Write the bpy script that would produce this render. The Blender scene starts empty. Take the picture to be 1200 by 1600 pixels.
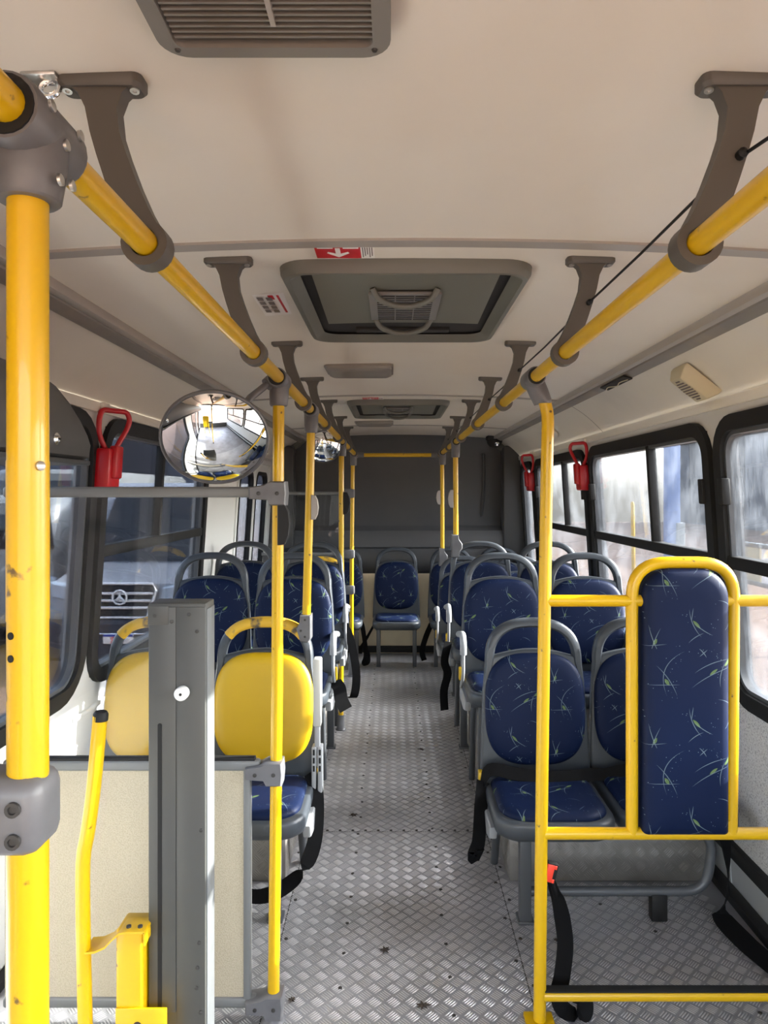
import bpy, bmesh, math, random
from mathutils import Vector, Matrix
random.seed(7)
SC = bpy.context.scene
COL = SC.collection
R = math.radians

# ------------------------------------------------------------------ camera, sky, sun, exposure
H = 1.59                                   # eye height above the bus floor
cam_data = bpy.data.cameras.new('camera')
cam = bpy.data.objects.new('camera', cam_data); COL.objects.link(cam)
cam.location = (0, 0, H); cam.rotation_euler = (R(90), 0, 0)
cam_data.sensor_fit = 'AUTO'; cam_data.sensor_width = 36.0
cam_data.lens = 1100 / 1600 * 36
cam_data.shift_x = -14.5 / 1600; cam_data.shift_y = -30 / 1600
cam_data.clip_start = 0.02
SC.camera = cam

world = bpy.data.worlds.new('sky'); SC.world = world; world.use_nodes = True
wn = world.node_tree; wn.nodes.clear()
wo = wn.nodes.new('ShaderNodeOutputWorld'); wb = wn.nodes.new('ShaderNodeBackground')
sky = wn.nodes.new('ShaderNodeTexSky'); sky.sky_type = 'NISHITA'; sky.sun_disc = False
sky.sun_elevation = R(34); sky.sun_rotation = R(80); sky.air_density = 1.0; sky.dust_density = 3.0
whs = wn.nodes.new('ShaderNodeHueSaturation'); whs.inputs['Saturation'].default_value = 0.45
wn.links.new(sky.outputs[0], whs.inputs['Color']); wn.links.new(whs.outputs[0], wb.inputs['Color'])
wb.inputs['Strength'].default_value = 0.8
wn.links.new(wb.outputs[0], wo.inputs['Surface'])

sun_data = bpy.data.lights.new('sun', 'SUN'); sun_data.energy = 12.0; sun_data.angle = R(0.6)
sun_data.color = (1.0, 0.93, 0.82)
sun = bpy.data.objects.new('sun', sun_data); COL.objects.link(sun)
sun.rotation_euler = Vector((-1.0, -0.16, -0.42)).to_track_quat('-Z', 'Y').to_euler()
sun.location = (12, 4, 9)

SC.view_settings.view_transform = 'Standard'; SC.view_settings.look = 'None'
SC.view_settings.gamma = 1.0; SC.view_settings.use_curve_mapping = False
SC.view_settings.exposure = 1.8
SC.cycles.use_denoising = True
SC.cycles.max_bounces = 10; SC.cycles.diffuse_bounces = 6; SC.cycles.transparent_max_bounces = 20
SC.cycles.caustics_reflective = False; SC.cycles.caustics_refractive = False
SC.cycles.sample_clamp_indirect = 6.0

# ------------------------------------------------------------------ materials
def mat(name, color, rough=0.5, metal=0.0, spec=0.5, noise=None, bump=None, coat=0.0):
    """noise = (scale, second colour, low, high); bump = (scale, strength)"""
    m = bpy.data.materials.new(name); m.use_nodes = True
    nt = m.node_tree; b = nt.nodes['Principled BSDF']
    b.inputs['Base Color'].default_value = (*color, 1); b.inputs['Roughness'].default_value = rough
    b.inputs['Metallic'].default_value = metal; b.inputs['Specular IOR Level'].default_value = spec
    if coat: b.inputs['Coat Weight'].default_value = coat
    tc = nt.nodes.new('ShaderNodeTexCoord')
    if noise:
        n = nt.nodes.new('ShaderNodeTexNoise'); n.inputs['Scale'].default_value = noise[0]
        n.inputs['Detail'].default_value = 6
        nt.links.new(tc.outputs['Object'], n.inputs['Vector'])
        r = nt.nodes.new('ShaderNodeValToRGB')
        r.color_ramp.elements[0].position = noise[2]; r.color_ramp.elements[0].color = (*color, 1)
        r.color_ramp.elements[1].position = noise[3]; r.color_ramp.elements[1].color = (*noise[1], 1)
        nt.links.new(n.outputs['Fac'], r.inputs['Fac']); nt.links.new(r.outputs['Color'], b.inputs['Base Color'])
    if bump:
        n2 = nt.nodes.new('ShaderNodeTexNoise'); n2.inputs['Scale'].default_value = bump[0]; n2.inputs['Detail'].default_value = 3
        nt.links.new(tc.outputs['Object'], n2.inputs['Vector'])
        bp = nt.nodes.new('ShaderNodeBump'); bp.inputs['Strength'].default_value = bump[1]; bp.inputs['Distance'].default_value = 0.002
        nt.links.new(n2.outputs['Fac'], bp.inputs['Height']); nt.links.new(bp.outputs['Normal'], b.inputs['Normal'])
    return m

MT = {}
MT['yellow'] = mat('yellow_paint', (0.66, 0.395, 0.001), 0.33, noise=(26, (0.13, 0.075, 0.02), 0.69, 0.73), coat=0.2)
MT['yellow_seat'] = mat('yellow_plastic', (0.58, 0.36, 0.003), 0.42, bump=(900, 0.15))
MT['bracket'] = mat('grey_bracket_plastic', (0.082, 0.074, 0.064), 0.5)
MT['clamp'] = mat('grey_clamp_plastic', (0.135, 0.135, 0.142), 0.42, noise=(14, (0.10, 0.10, 0.106), 0.45, 0.7))
MT['shell'] = mat('seat_shell_plastic', (0.044, 0.052, 0.062), 0.38, bump=(500, 0.1))
MT['armrest'] = mat('armrest_plastic', (0.33, 0.34, 0.35), 0.4)
MT['armrest_pale'] = mat('pale_armrest_plastic', (0.52, 0.52, 0.48), 0.45)
MT['leg'] = mat('leg_grey_steel', (0.07, 0.075, 0.082), 0.4)
MT['column'] = mat('column_grey_paint', (0.062, 0.062, 0.055), 0.45, noise=(3, (0.055, 0.055, 0.053), 0.4, 0.7))
MT['column_side'] = mat('column_pale_cover', (0.125, 0.132, 0.135), 0.45)
MT['black'] = mat('black_rubber', (0.009, 0.009, 0.009), 0.6, spec=0.3)
MT['strap'] = mat('black_webbing', (0.005, 0.005, 0.0055), 0.8, spec=0.12, bump=(900, 0.4))
MT['dark'] = mat('dark_recess', (0.012, 0.010, 0.009), 0.8)
MT['screw'] = mat('screw_steel', (0.5, 0.49, 0.47), 0.3, metal=0.9)
MT['dark_screw'] = mat('dark_screw', (0.03, 0.028, 0.026), 0.5)
MT['hatch'] = mat('hatch_grey_plastic', (0.13, 0.13, 0.112), 0.5)
MT['lid'] = mat('hatch_lid_grey', (0.15, 0.15, 0.128), 0.5)
MT['lid_grille'] = mat('lid_grille_grey', (0.19, 0.185, 0.18), 0.5)
MT['vent'] = mat('vent_grey_plastic', (0.20, 0.19, 0.175), 0.5)
MT['vent_dark'] = mat('vent_recess_brown', (0.035, 0.024, 0.019), 0.8)
MT['ceiling'] = mat('ceiling_laminate', (0.80, 0.755, 0.68), 0.42, noise=(1.6, (0.75, 0.68, 0.59), 0.45, 0.75))
MT['seam'] = mat('ceiling_seam_grey', (0.36, 0.335, 0.31), 0.5)
MT['cove'] = mat('cove_laminate', (0.78, 0.75, 0.68), 0.4, noise=(2.5, (0.70, 0.67, 0.61), 0.5, 0.8))
MT['strip'] = mat('light_strip_grey', (0.22, 0.205, 0.19), 0.45, noise=(5, (0.29, 0.25, 0.20), 0.45, 0.7))
MT['wall'] = mat('wall_pale_laminate', (0.62, 0.62, 0.60), 0.5)
MT['wall_speckle'] = mat('wall_grey_speckle', (0.55, 0.55, 0.55), 0.6, noise=(170, (0.30, 0.30, 0.31), 0.5, 0.62), bump=(420, 0.3))
MT['kick'] = mat('kick_plate_metal', (0.50, 0.51, 0.51), 0.42, metal=0.35)
MT['rear'] = mat('rear_wall_grey', (0.075, 0.074, 0.075), 0.5, noise=(2, (0.062, 0.063, 0.067), 0.4, 0.7))
MT['rear_low'] = mat('rear_lower_cream', (0.78, 0.66, 0.45), 0.5, noise=(4, (0.62, 0.50, 0.33), 0.4, 0.8))
MT['texture_panel'] = mat('textured_cream_panel', (0.52, 0.46, 0.34), 0.55, noise=(280, (0.45, 0.395, 0.285), 0.45, 0.6), bump=(260, 0.9))
MT['rail_grey'] = mat('grey_rail', (0.17, 0.175, 0.175), 0.4)
MT['red'] = mat('red_plastic', (0.50, 0.004, 0.012), 0.35)
MT['buckle'] = mat('red_buckle', (0.85, 0.06, 0.03), 0.4)
MT['speaker'] = mat('speaker_beige', (0.60, 0.54, 0.38), 0.5)
MT['white_paint'] = mat('white_paint', (0.75, 0.76, 0.74), 0.4)
MT['chrome'] = mat('chrome', (0.80, 0.81, 0.82), 0.12, metal=1.0)
MT['trim_silver'] = mat('silver_trim', (0.85, 0.86, 0.87), 0.38, metal=0.5)
MT['mirror'] = mat('mirror_silver', (0.93, 0.94, 0.94), 0.01, metal=1.0)
MT['housing'] = mat('housing_grey', (0.09, 0.09, 0.09), 0.45)
MT['stop_pale'] = mat('stop_button_pale', (0.36, 0.33, 0.30), 0.45)
MT['lamp'] = mat('lamp_diffuser_grey', (0.24, 0.22, 0.20), 0.45)
MT['label_white'] = mat('label_white', (0.88, 0.85, 0.82), 0.5)
MT['label_red'] = mat('label_red', (0.56, 0.008, 0.02), 0.4)
MT['label_ink'] = mat('label_ink', (0.16, 0.13, 0.12), 0.6)
MT['silver_plate'] = mat('bright_metal', (0.62, 0.62, 0.60), 0.3, metal=0.8)
# outside
MT['pavers'] = mat('red_paving', (0.235, 0.150, 0.105), 0.85, noise=(7, (0.19, 0.125, 0.09), 0.35, 0.7))
MT['shed'] = mat('shed_blue_grey', (0.075, 0.085, 0.115), 0.6, noise=(0.8, (0.05, 0.055, 0.075), 0.4, 0.7))
MT['shed_dark'] = mat('shed_dark', (0.035, 0.035, 0.045), 0.7)
MT['blue_post'] = mat('blue_post_paint', (0.16, 0.24, 0.46), 0.5)
MT['van'] = mat('van_grey_paint', (0.20, 0.215, 0.245), 0.25, coat=0.6)
MT['white_shaded'] = mat('shade_toned_white', (0.22, 0.23, 0.225), 0.3, coat=0.5)  # white greyed down, putting shade into the parked vehicles' colour
MT['orange_paint'] = mat('orange_paint', (0.42, 0.15, 0.03), 0.4)
MT['tyre'] = mat('tyre_rubber', (0.015, 0.015, 0.015), 0.8)
MT['dark_glass'] = mat('dark_vehicle_glass', (0.012, 0.014, 0.018), 0.06, spec=0.6)
MT['lens_glass'] = mat('headlamp_lens', (0.42, 0.50, 0.58), 0.1, spec=0.8)
MT['plate_blue'] = mat('plate_blue', (0.03, 0.06, 0.35), 0.5)
MT['leaf'] = mat('dead_leaf', (0.035, 0.025, 0.018), 0.8)

def glass_mat(name, tint, refl, dirt, dirt_scale, dirt_col=(0.8, 0.82, 0.85)):
    m = bpy.data.materials.new(name); m.use_nodes = True
    nt = m.node_tree; nt.nodes.clear(); L = nt.links.new
    out = nt.nodes.new('ShaderNodeOutputMaterial')
    tr = nt.nodes.new('ShaderNodeBsdfTransparent'); tr.inputs['Color'].default_value = (*tint, 1)
    gl = nt.nodes.new('ShaderNodeBsdfGlossy'); gl.inputs['Roughness'].default_value = 0.01
    fr = nt.nodes.new('ShaderNodeFresnel'); fr.inputs['IOR'].default_value = 1.45
    mu = nt.nodes.new('ShaderNodeMath'); mu.operation = 'MULTIPLY'; mu.inputs[1].default_value = refl
    L(fr.outputs[0], mu.inputs[0])
    mx = nt.nodes.new('ShaderNodeMixShader'); L(mu.outputs[0], mx.inputs[0]); L(tr.outputs[0], mx.inputs[1]); L(gl.outputs[0], mx.inputs[2])
    if dirt > 0:
        tc = nt.nodes.new('ShaderNodeTexCoord'); mp = nt.nodes.new('ShaderNodeMapping')
        mp.inputs['Scale'].default_value = (1.0, 1.0, 0.16)
        L(tc.outputs['Object'], mp.inputs['Vector'])
        n = nt.nodes.new('ShaderNodeTexNoise'); n.inputs['Scale'].default_value = dirt_scale; n.inputs['Detail'].default_value = 8
        n.inputs['Distortion'].default_value = 0.4
        L(mp.outputs[0], n.inputs['Vector'])
        r = nt.nodes.new('ShaderNodeMapRange'); r.inputs['From Min'].default_value = 0.44; r.inputs['From Max'].default_value = 0.66
        r.inputs['To Min'].default_value = dirt * 0.12; r.inputs['To Max'].default_value = dirt
        n3 = nt.nodes.new('ShaderNodeTexNoise'); n3.inputs['Scale'].default_value = 3.2; n3.inputs['Detail'].default_value = 5; n3.inputs['Distortion'].default_value = 1.2
        L(tc.outputs['Object'], n3.inputs['Vector'])
        av = nt.nodes.new('ShaderNodeMath'); av.operation = 'MULTIPLY_ADD'; av.inputs[1].default_value = 0.55; L(n3.outputs['Fac'], av.inputs[0])
        hf = nt.nodes.new('ShaderNodeMath'); hf.operation = 'MULTIPLY'; hf.inputs[1].default_value = 0.45; L(n.outputs['Fac'], hf.inputs[0]); L(hf.outputs[0], av.inputs[2])
        L(av.outputs[0], r.inputs['Value'])
        tl = nt.nodes.new('ShaderNodeBsdfTranslucent'); tl.inputs['Color'].default_value = (*dirt_col, 1)
        df = nt.nodes.new('ShaderNodeBsdfDiffuse'); df.inputs['Color'].default_value = (*dirt_col, 1)
        ad = nt.nodes.new('ShaderNodeMixShader'); ad.inputs[0].default_value = 0.35; L(tl.outputs[0], ad.inputs[1]); L(df.outputs[0], ad.inputs[2])
        m2 = nt.nodes.new('ShaderNodeMixShader'); L(r.outputs[0], m2.inputs[0]); L(mx.outputs[0], m2.inputs[1]); L(ad.outputs[0], m2.inputs[2])
        L(m2.outputs[0], out.inputs['Surface'])
    else:
        L(mx.outputs[0], out.inputs['Surface'])
    return m
MT['pane_right'] = glass_mat('dusty_window_glass', (0.72, 0.745, 0.77), 0.8, 0.026, 90, (0.74, 0.83, 0.95))
MT['pane_left'] = glass_mat('tinted_window_glass', (0.50, 0.525, 0.56), 0.7, 0.0, 6)
MT['screen'] = glass_mat('clear_screen', (0.93, 0.94, 0.95), 0.55, 0.004, 3)

def fabric(name, axes):
    """dark blue upholstery print: light strokes, green wedges and specks, repeated every 0.29 m"""
    m = bpy.data.materials.new(name); m.use_nodes = True
    nt = m.node_tree; L = nt.links.new; b = nt.nodes['Principled BSDF']
    b.inputs['Roughness'].default_value = 0.5; b.inputs['Specular IOR Level'].default_value = 0.13
    tc = nt.nodes.new('ShaderNodeTexCoord'); sp = nt.nodes.new('ShaderNodeSeparateXYZ'); L(tc.outputs['Object'], sp.inputs[0])
    cb = nt.nodes.new('ShaderNodeCombineXYZ'); L(sp.outputs[axes[0]], cb.inputs[0]); L(sp.outputs[axes[1]], cb.inputs[1])
    oi = nt.nodes.new('ShaderNodeObjectInfo')
    ml = nt.nodes.new('ShaderNodeVectorMath'); ml.operation = 'SCALE'; ml.inputs[0].default_value = (2.3, 3.1, 0); L(oi.outputs['Random'], ml.inputs['Scale'])
    ad = nt.nodes.new('ShaderNodeVectorMath'); ad.operation = 'ADD'; L(cb.outputs[0], ad.inputs[0]); L(ml.outputs[0], ad.inputs[1])
    wr = nt.nodes.new('ShaderNodeVectorMath'); wr.operation = 'WRAP'; L(ad.outputs[0], wr.inputs[0])
    wr.inputs[1].default_value = (0.29, 0.29, 1); wr.inputs[2].default_value = (0, 0, -1)
    def mth(op, a, bb=None, c=None):
        n = nt.nodes.new('ShaderNodeMath'); n.operation = op
        for i, v in enumerate((a, bb, c)):
            if v is None: continue
            if isinstance(v, (int, float)): n.inputs[i].default_value = v
            else: L(v, n.inputs[i])
        return n.outputs[0]
    def stroke(x0, y0, x1, y1, bulge, w):
        s = 0.000597
        ax, ay, bx, by = (x0 - 190) * s, 0.29 - (y0 - 232) * s, (x1 - 190) * s, 0.29 - (y1 - 232) * s
        cx, cy = (ax + bx) / 2, (ay + by) / 2; dx, dy = bx - ax, by - ay; ln = math.hypot(dx, dy); dx /= ln; dy /= ln; h = ln / 2
        su = nt.nodes.new('ShaderNodeVectorMath'); su.operation = 'SUBTRACT'; L(wr.outputs[0], su.inputs[0]); su.inputs[1].default_value = (cx, cy, 0)
        d1 = nt.nodes.new('ShaderNodeVectorMath'); d1.operation = 'DOT_PRODUCT'; L(su.outputs[0], d1.inputs[0]); d1.inputs[1].default_value = (dx, dy, 0)
        d2 = nt.nodes.new('ShaderNodeVectorMath'); d2.operation = 'DOT_PRODUCT'; L(su.outputs[0], d2.inputs[0]); d2.inputs[1].default_value = (-dy, dx, 0)
        x2 = mth('MULTIPLY', d1.outputs['Value'], d1.outputs['Value'])
        bu = bulge * s
        yy = mth('MULTIPLY_ADD', x2, bu / (h * h), mth('SUBTRACT', d2.outputs['Value'], bu))
        tp = mth('MULTIPLY_ADD', x2, -w / (h * h), w)
        return mth('LESS_THAN', mth('ABSOLUTE', yy), tp)
    W = 0.0011
    pale = [(400, 242, 312, 465, -58, W), (258, 312, 362, 465, 12, W), (216, 410, 378, 407, 0, W * .8), (465, 228, 505, 275, 4, W * 1.4), (470, 270, 510, 235, 0, W * 1.2),
            (445, 352, 618, 284, 14, W), (430, 425, 640, 320, 14, W), (575, 422, 600, 300, 12, W), (420, 520, 482, 662, -14, W), (440, 515, 430, 585, 0, W), (445, 590, 538, 652, -6, W),
            (225, 600, 274, 742, -6, W), (282, 614, 234, 742, -6, W), (200, 706, 312, 694, 0, W * .8), (598, 628, 645, 578, 0, W), (415, 690, 492, 640, 6, W), (560, 480, 640, 520, 10, W * .8)]
    green = [(300, 378, 322, 410, 0, 0.0052), (595, 318, 640, 280, 0, 0.0052), (438, 578, 475, 618, 0, 0.0045), (246, 700, 262, 668, 0, 0.0048), (520, 360, 560, 330, 0, 0.004)]
    def chain(lst):
        r = None
        for a in lst:
            k = stroke(*a); r = k if r is None else mth('MAXIMUM', r, k)
        return r
    vo = nt.nodes.new('ShaderNodeTexVoronoi'); vo.inputs['Scale'].default_value = 105; L(wr.outputs[0], vo.inputs['Vector'])
    no = nt.nodes.new('ShaderNodeTexNoise'); no.inputs['Scale'].default_value = 16; L(wr.outputs[0], no.inputs['Vector'])
    sp1 = mth('LESS_THAN', vo.outputs['Distance'], 0.13); sp2 = mth('GREATER_THAN', no.outputs['Fac'], 0.55)
    specks = mth('MULTIPLY', mth('MULTIPLY', sp1, sp2), 0.55)
    fine = nt.nodes.new('ShaderNodeTexNoise'); fine.inputs['Scale'].default_value = 3.0; L(tc.outputs['Object'], fine.inputs['Vector'])
    base = nt.nodes.new('ShaderNodeMix'); base.data_type = 'RGBA'; L(fine.outputs['Fac'], base.inputs[0])
    base.inputs[6].default_value = (0.0035, 0.008, 0.030, 1); base.inputs[7].default_value = (0.0055, 0.013, 0.046, 1)
    g = nt.nodes.new('ShaderNodeMix'); g.data_type = 'RGBA'; L(mth('MULTIPLY', chain(green), 0.75), g.inputs[0]); L(base.outputs[2], g.inputs[6]); g.inputs[7].default_value = (0.13, 0.20, 0.07, 1)
    p = nt.nodes.new('ShaderNodeMix'); p.data_type = 'RGBA'; L(mth('MAXIMUM', mth('MULTIPLY', chain(pale), 0.5), specks), p.inputs[0]); L(g.outputs[2], p.inputs[6]); p.inputs[7].default_value = (0.22, 0.30, 0.34, 1)
    L(p.outputs[2], b.inputs['Base Color'])
    wv = nt.nodes.new('ShaderNodeTexNoise'); wv.inputs['Scale'].default_value = 1200; L(tc.outputs['Object'], wv.inputs['Vector'])
    bp = nt.nodes.new('ShaderNodeBump'); bp.inputs['Strength'].default_value = 0.12; bp.inputs['Distance'].default_value = 0.001
    L(wv.outputs['Fac'], bp.inputs['Height']); L(bp.outputs['Normal'], b.inputs['Normal'])
    return m
MT['fabric_back'] = fabric('blue_fabric_upright', (0, 2))
MT['fabric_seat'] = fabric('blue_fabric_flat', (0, 1))

def floor_mat(name, a, b_, metal, rough):
    m = bpy.data.materials.new(name); m.use_nodes = True
    nt = m.node_tree; L = nt.links.new; b = nt.nodes['Principled BSDF']
    b.inputs['Metallic'].default_value = metal; b.inputs['Roughness'].default_value = rough
    tc = nt.nodes.new('ShaderNodeTexCoord')
    n = nt.nodes.new('ShaderNodeTexNoise'); n.inputs['Scale'].default_value = 3.5; n.inputs['Detail'].default_value = 9; L(tc.outputs['Object'], n.inputs['Vector'])
    r = nt.nodes.new('ShaderNodeValToRGB'); r.color_ramp.elements[0].position = 0.35; r.color_ramp.elements[0].color = (*a, 1)
    r.color_ramp.elements[1].position = 0.68; r.color_ramp.elements[1].color = (*b_, 1)
    L(n.outputs['Fac'], r.inputs['Fac']); L(r.outputs['Color'], b.inputs['Base Color'])
    n2 = nt.nodes.new('ShaderNodeTexNoise'); n2.inputs['Scale'].default_value = 60; n2.inputs['Detail'].default_value = 4; L(tc.outputs['Object'], n2.inputs['Vector'])
    mr = nt.nodes.new('ShaderNodeMapRange'); mr.inputs['To Min'].default_value = rough - 0.08; mr.inputs['To Max'].default_value = rough + 0.12
    L(n2.outputs['Fac'], mr.inputs['Value']); L(mr.outputs[0], b.inputs['Roughness'])
    return m
MT['floor'] = floor_mat('aluminium_sheet', (0.37, 0.37, 0.392), (0.27, 0.27, 0.28), 0.45, 0.42)
MT['tread'] = floor_mat('glint_toned_tread', (0.66, 0.66, 0.675), (0.52, 0.52, 0.525), 0.65, 0.32)  # bars coloured brighter than the sheet, their glints put into the tone

# ------------------------------------------------------------------ mesh helpers
class MB:
    def __init__(self): self.v = []; self.f = []
    def add(self, verts, faces):
        n = len(self.v); self.v += [tuple(p) for p in verts]; self.f += [tuple(i + n for i in f) for f in faces]; return self
    def box(self, x0, x1, y0, y1, z0, z1, bev=0.0, seg=2, fn=None):
        if bev <= 0:
            vs = [(x0, y0, z0), (x1, y0, z0), (x1, y1, z0), (x0, y1, z0), (x0, y0, z1), (x1, y0, z1), (x1, y1, z1), (x0, y1, z1)]
            fs = [(0, 3, 2, 1), (4, 5, 6, 7), (0, 1, 5, 4), (1, 2, 6, 5), (2, 3, 7, 6), (3, 0, 4, 7)]
        else:
            bm = bmesh.new(); bmesh.ops.create_cube(bm, size=1)
            for v in bm.verts: v.co = Vector(((x0 + x1) / 2 + v.co.x * (x1 - x0), (y0 + y1) / 2 + v.co.y * (y1 - y0), (z0 + z1) / 2 + v.co.z * (z1 - z0)))
            bmesh.ops.bevel(bm, geom=list(bm.edges), offset=bev, segments=seg, affect='EDGES', profile=0.5, clamp_overlap=True)
            bm.verts.index_update(); vs = [tuple(v.co) for v in bm.verts]; fs = [[v.index for v in f.verts] for f in bm.faces]; bm.free()
        if fn: vs = [fn(*p) for p in vs]
        return self.add(vs, fs)
    def tube(self, path, r, n=14, caps=True, closed=False, rx=None, up=None):
        """round (or elliptical, rx across) tube along a path; r may be a list"""
        P = [Vector(p) for p in path]; k = len(P); rs = r if isinstance(r, (list, tuple)) else [r] * k
        T = []
        for i in range(k):
            a = P[i - 1] if (i > 0 or closed) else P[i]; b = P[(i + 1) % k] if (i < k - 1 or closed) else P[i]
            T.append((b - a).normalized())
        nrm = Vector(up) if up else (Vector((0, 0, 1)) if abs(T[0].z) < 0.9 else Vector((1, 0, 0)))
        vs = []; fs = []
        for i in range(k):
            nrm = (nrm - T[i] * nrm.dot(T[i])).normalized(); bi = T[i].cross(nrm)
            for j in range(n):
                a = 2 * math.pi * j / n
                vs.append(P[i] + nrm * (math.cos(a) * rs[i]) + bi * (math.sin(a) * (rx if rx else rs[i])))
        m = k if closed else k - 1
        for i in range(m):
            o, q = i * n, ((i + 1) % k) * n
            for j in range(n): fs.append((o + j, o + (j + 1) % n, q + (j + 1) % n, q + j))
        if caps and not closed: fs.append(tuple(range(n - 1, -1, -1))); fs.append(tuple((k - 1) * n + j for j in range(n)))
        return self.add(vs, fs)
    def cyl(self, a, b, r, n=16, r2=None): return self.tube([a, b], [r, r if r2 is None else r2], n)
    def lathe(self, prof, o, axis, n=24):
        """prof: (radius, distance along axis)"""
        ax = Vector(axis).normalized(); t = Vector((0, 0, 1)) if abs(ax.z) < 0.9 else Vector((1, 0, 0))
        u = (t - ax * t.dot(ax)).normalized(); w = ax.cross(u); o = Vector(o); vs = []; fs = []
        for r, h in prof:
            for j in range(n):
                a = 2 * math.pi * j / n; vs.append(o + ax * h + (u * math.cos(a) + w * math.sin(a)) * r)
        for i in range(len(prof) - 1):
            for j in range(n): fs.append((i * n + j, i * n + (j + 1) % n, (i + 1) * n + (j + 1) % n, (i + 1) * n + j))
        fs.append(tuple(range(n - 1, -1, -1))); fs.append(tuple((len(prof) - 1) * n + j for j in range(n)))
        return self.add(vs, fs)
    def loft(self, outline, steps, fn):
        """rings of a planar outline shrunk by inset and lifted by height; fn maps (a, b, height)"""
        ax = [p[0] for p in outline]; by = [p[1] for p in outline]
        ca, cb = (max(ax) + min(ax)) / 2, (max(by) + min(by)) / 2; ha, hb = (max(ax) - min(ax)) / 2, (max(by) - min(by)) / 2
        n = len(outline); vs = []; fs = []
        for ins, h in steps:
            sa, sb = max(0.0, (ha - ins) / ha), max(0.0, (hb - ins) / hb)
            for a, b in outline: vs.append(fn(ca + (a - ca) * sa, cb + (b - cb) * sb, h))
        for i in range(len(steps) - 1):
            for j in range(n): fs.append((i * n + j, i * n + (j + 1) % n, (i + 1) * n + (j + 1) % n, (i + 1) * n + j))
        fs.append(tuple(range(n - 1, -1, -1))); fs.append(tuple((len(steps) - 1) * n + j for j in range(n)))
        return self.add(vs, fs)
    def band(self, outer, inner, h0, h1, fn, closed=True):
        """strip between two outlines of equal length, from height h0 to h1"""
        n = len(outer); vs = [fn(a, b, h0) for a, b in outer] + [fn(a, b, h0) for a, b in inner] + [fn(a, b, h1) for a, b in outer] + [fn(a, b, h1) for a, b in inner]
        fs = []
        for i in range(n if closed else n - 1):
            j = (i + 1) % n
            fs += [(i, j, n + j, n + i), (2 * n + i, 3 * n + i, 3 * n + j, 2 * n + j), (i, 2 * n + i, 2 * n + j, j), (n + i, n + j, 3 * n + j, 3 * n + i)]
        if not closed: fs += [(0, n, 3 * n, 2 * n), (n - 1, 3 * n - 1, 4 * n - 1, 2 * n - 1)]
        return self.add(vs, fs)
    def ribbon(self, path, wv, th=0.0025):
        """flat strap: path points, width vectors (one or per point)"""
        P = [Vector(p) for p in path]; k = len(P); W = [Vector(w) for w in wv] if isinstance(wv, list) else [Vector(wv)] * k; vs = []; fs = []
        for i in range(k):
            t = (P[min(i + 1, k - 1)] - P[max(i - 1, 0)]).normalized(); w = W[i] - t * W[i].dot(t); w = w.normalized() * (W[i].length / 2); nn = t.cross(w).normalized() * th / 2
            vs += [P[i] - w - nn, P[i] + w - nn, P[i] + w + nn, P[i] - w + nn]
        for i in range(k - 1):
            o = 4 * i
            for j in range(4): fs.append((o + j, o + (j + 1) % 4, o + 4 + (j + 1) % 4, o + 4 + j))
        fs += [(3, 2, 1, 0), tuple(4 * (k - 1) + j for j in range(4))]
        return self.add(vs, fs)

def spline(pts, n=8):
    """smooth path through points"""
    P = [Vector(p) for p in pts]; out = []
    for i in range(len(P) - 1):
        p0, p1, p2, p3 = P[max(i - 1, 0)], P[i], P[i + 1], P[min(i + 2, len(P) - 1)]
        for k in range(n):
            t = k / n; out.append(0.5 * ((2 * p1) + (p2 - p0) * t + (2 * p0 - 5 * p1 + 4 * p2 - p3) * t * t + (3 * p1 - p0 - 3 * p2 + p3) * t ** 3))
    out.append(P[-1]); return out
def fillet(pts, r, n=6):
    """polyline with rounded corners"""
    P = [Vector(p) for p in pts]; out = [P[0]]
    for i in range(1, len(P) - 1):
        a, b, c = P[i - 1], P[i], P[i + 1]; u = (a - b); w = (c - b); d = min(r, u.length * .49, w.length * .49)
        p, q = b + u.normalized() * d, b + w.normalized() * d
        for k in range(n + 1):
            t = k / n; out.append(p * (1 - t) ** 2 + b * (2 * t * (1 - t)) + q * t * t)
    out.append(P[-1]); return out
def rrect(x0, x1, y0, y1, r, n=6, radii=None):
    rs = radii or (r, r, r, r); out = []
    for (cx, cy, sx, sy, a0, q) in ((x1, y0, -1, 1, -90, rs[0]), (x1, y1, -1, -1, 0, rs[1]), (x0, y1, 1, -1, 90, rs[2]), (x0, y0, 1, 1, 180, rs[3])):
        for k in range(n + 1):
            a = R(a0 + 90 * k / n); out.append((cx + sx * q + q * math.cos(a), cy + sy * q + q * math.sin(a)))
    return out
def superell(cx, cy, hx, hy, e, n=40):
    o = []
    for k in range(n):
        a = 2 * math.pi * k / n; c, s = math.cos(a), math.sin(a)
        o.append((cx + hx * math.copysign(abs(c) ** (2 / e), c), cy + hy * math.copysign(abs(s) ** (2 / e), s)))
    return o
XY = lambda z: (lambda a, b, h: (a, b, z + h))

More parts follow.
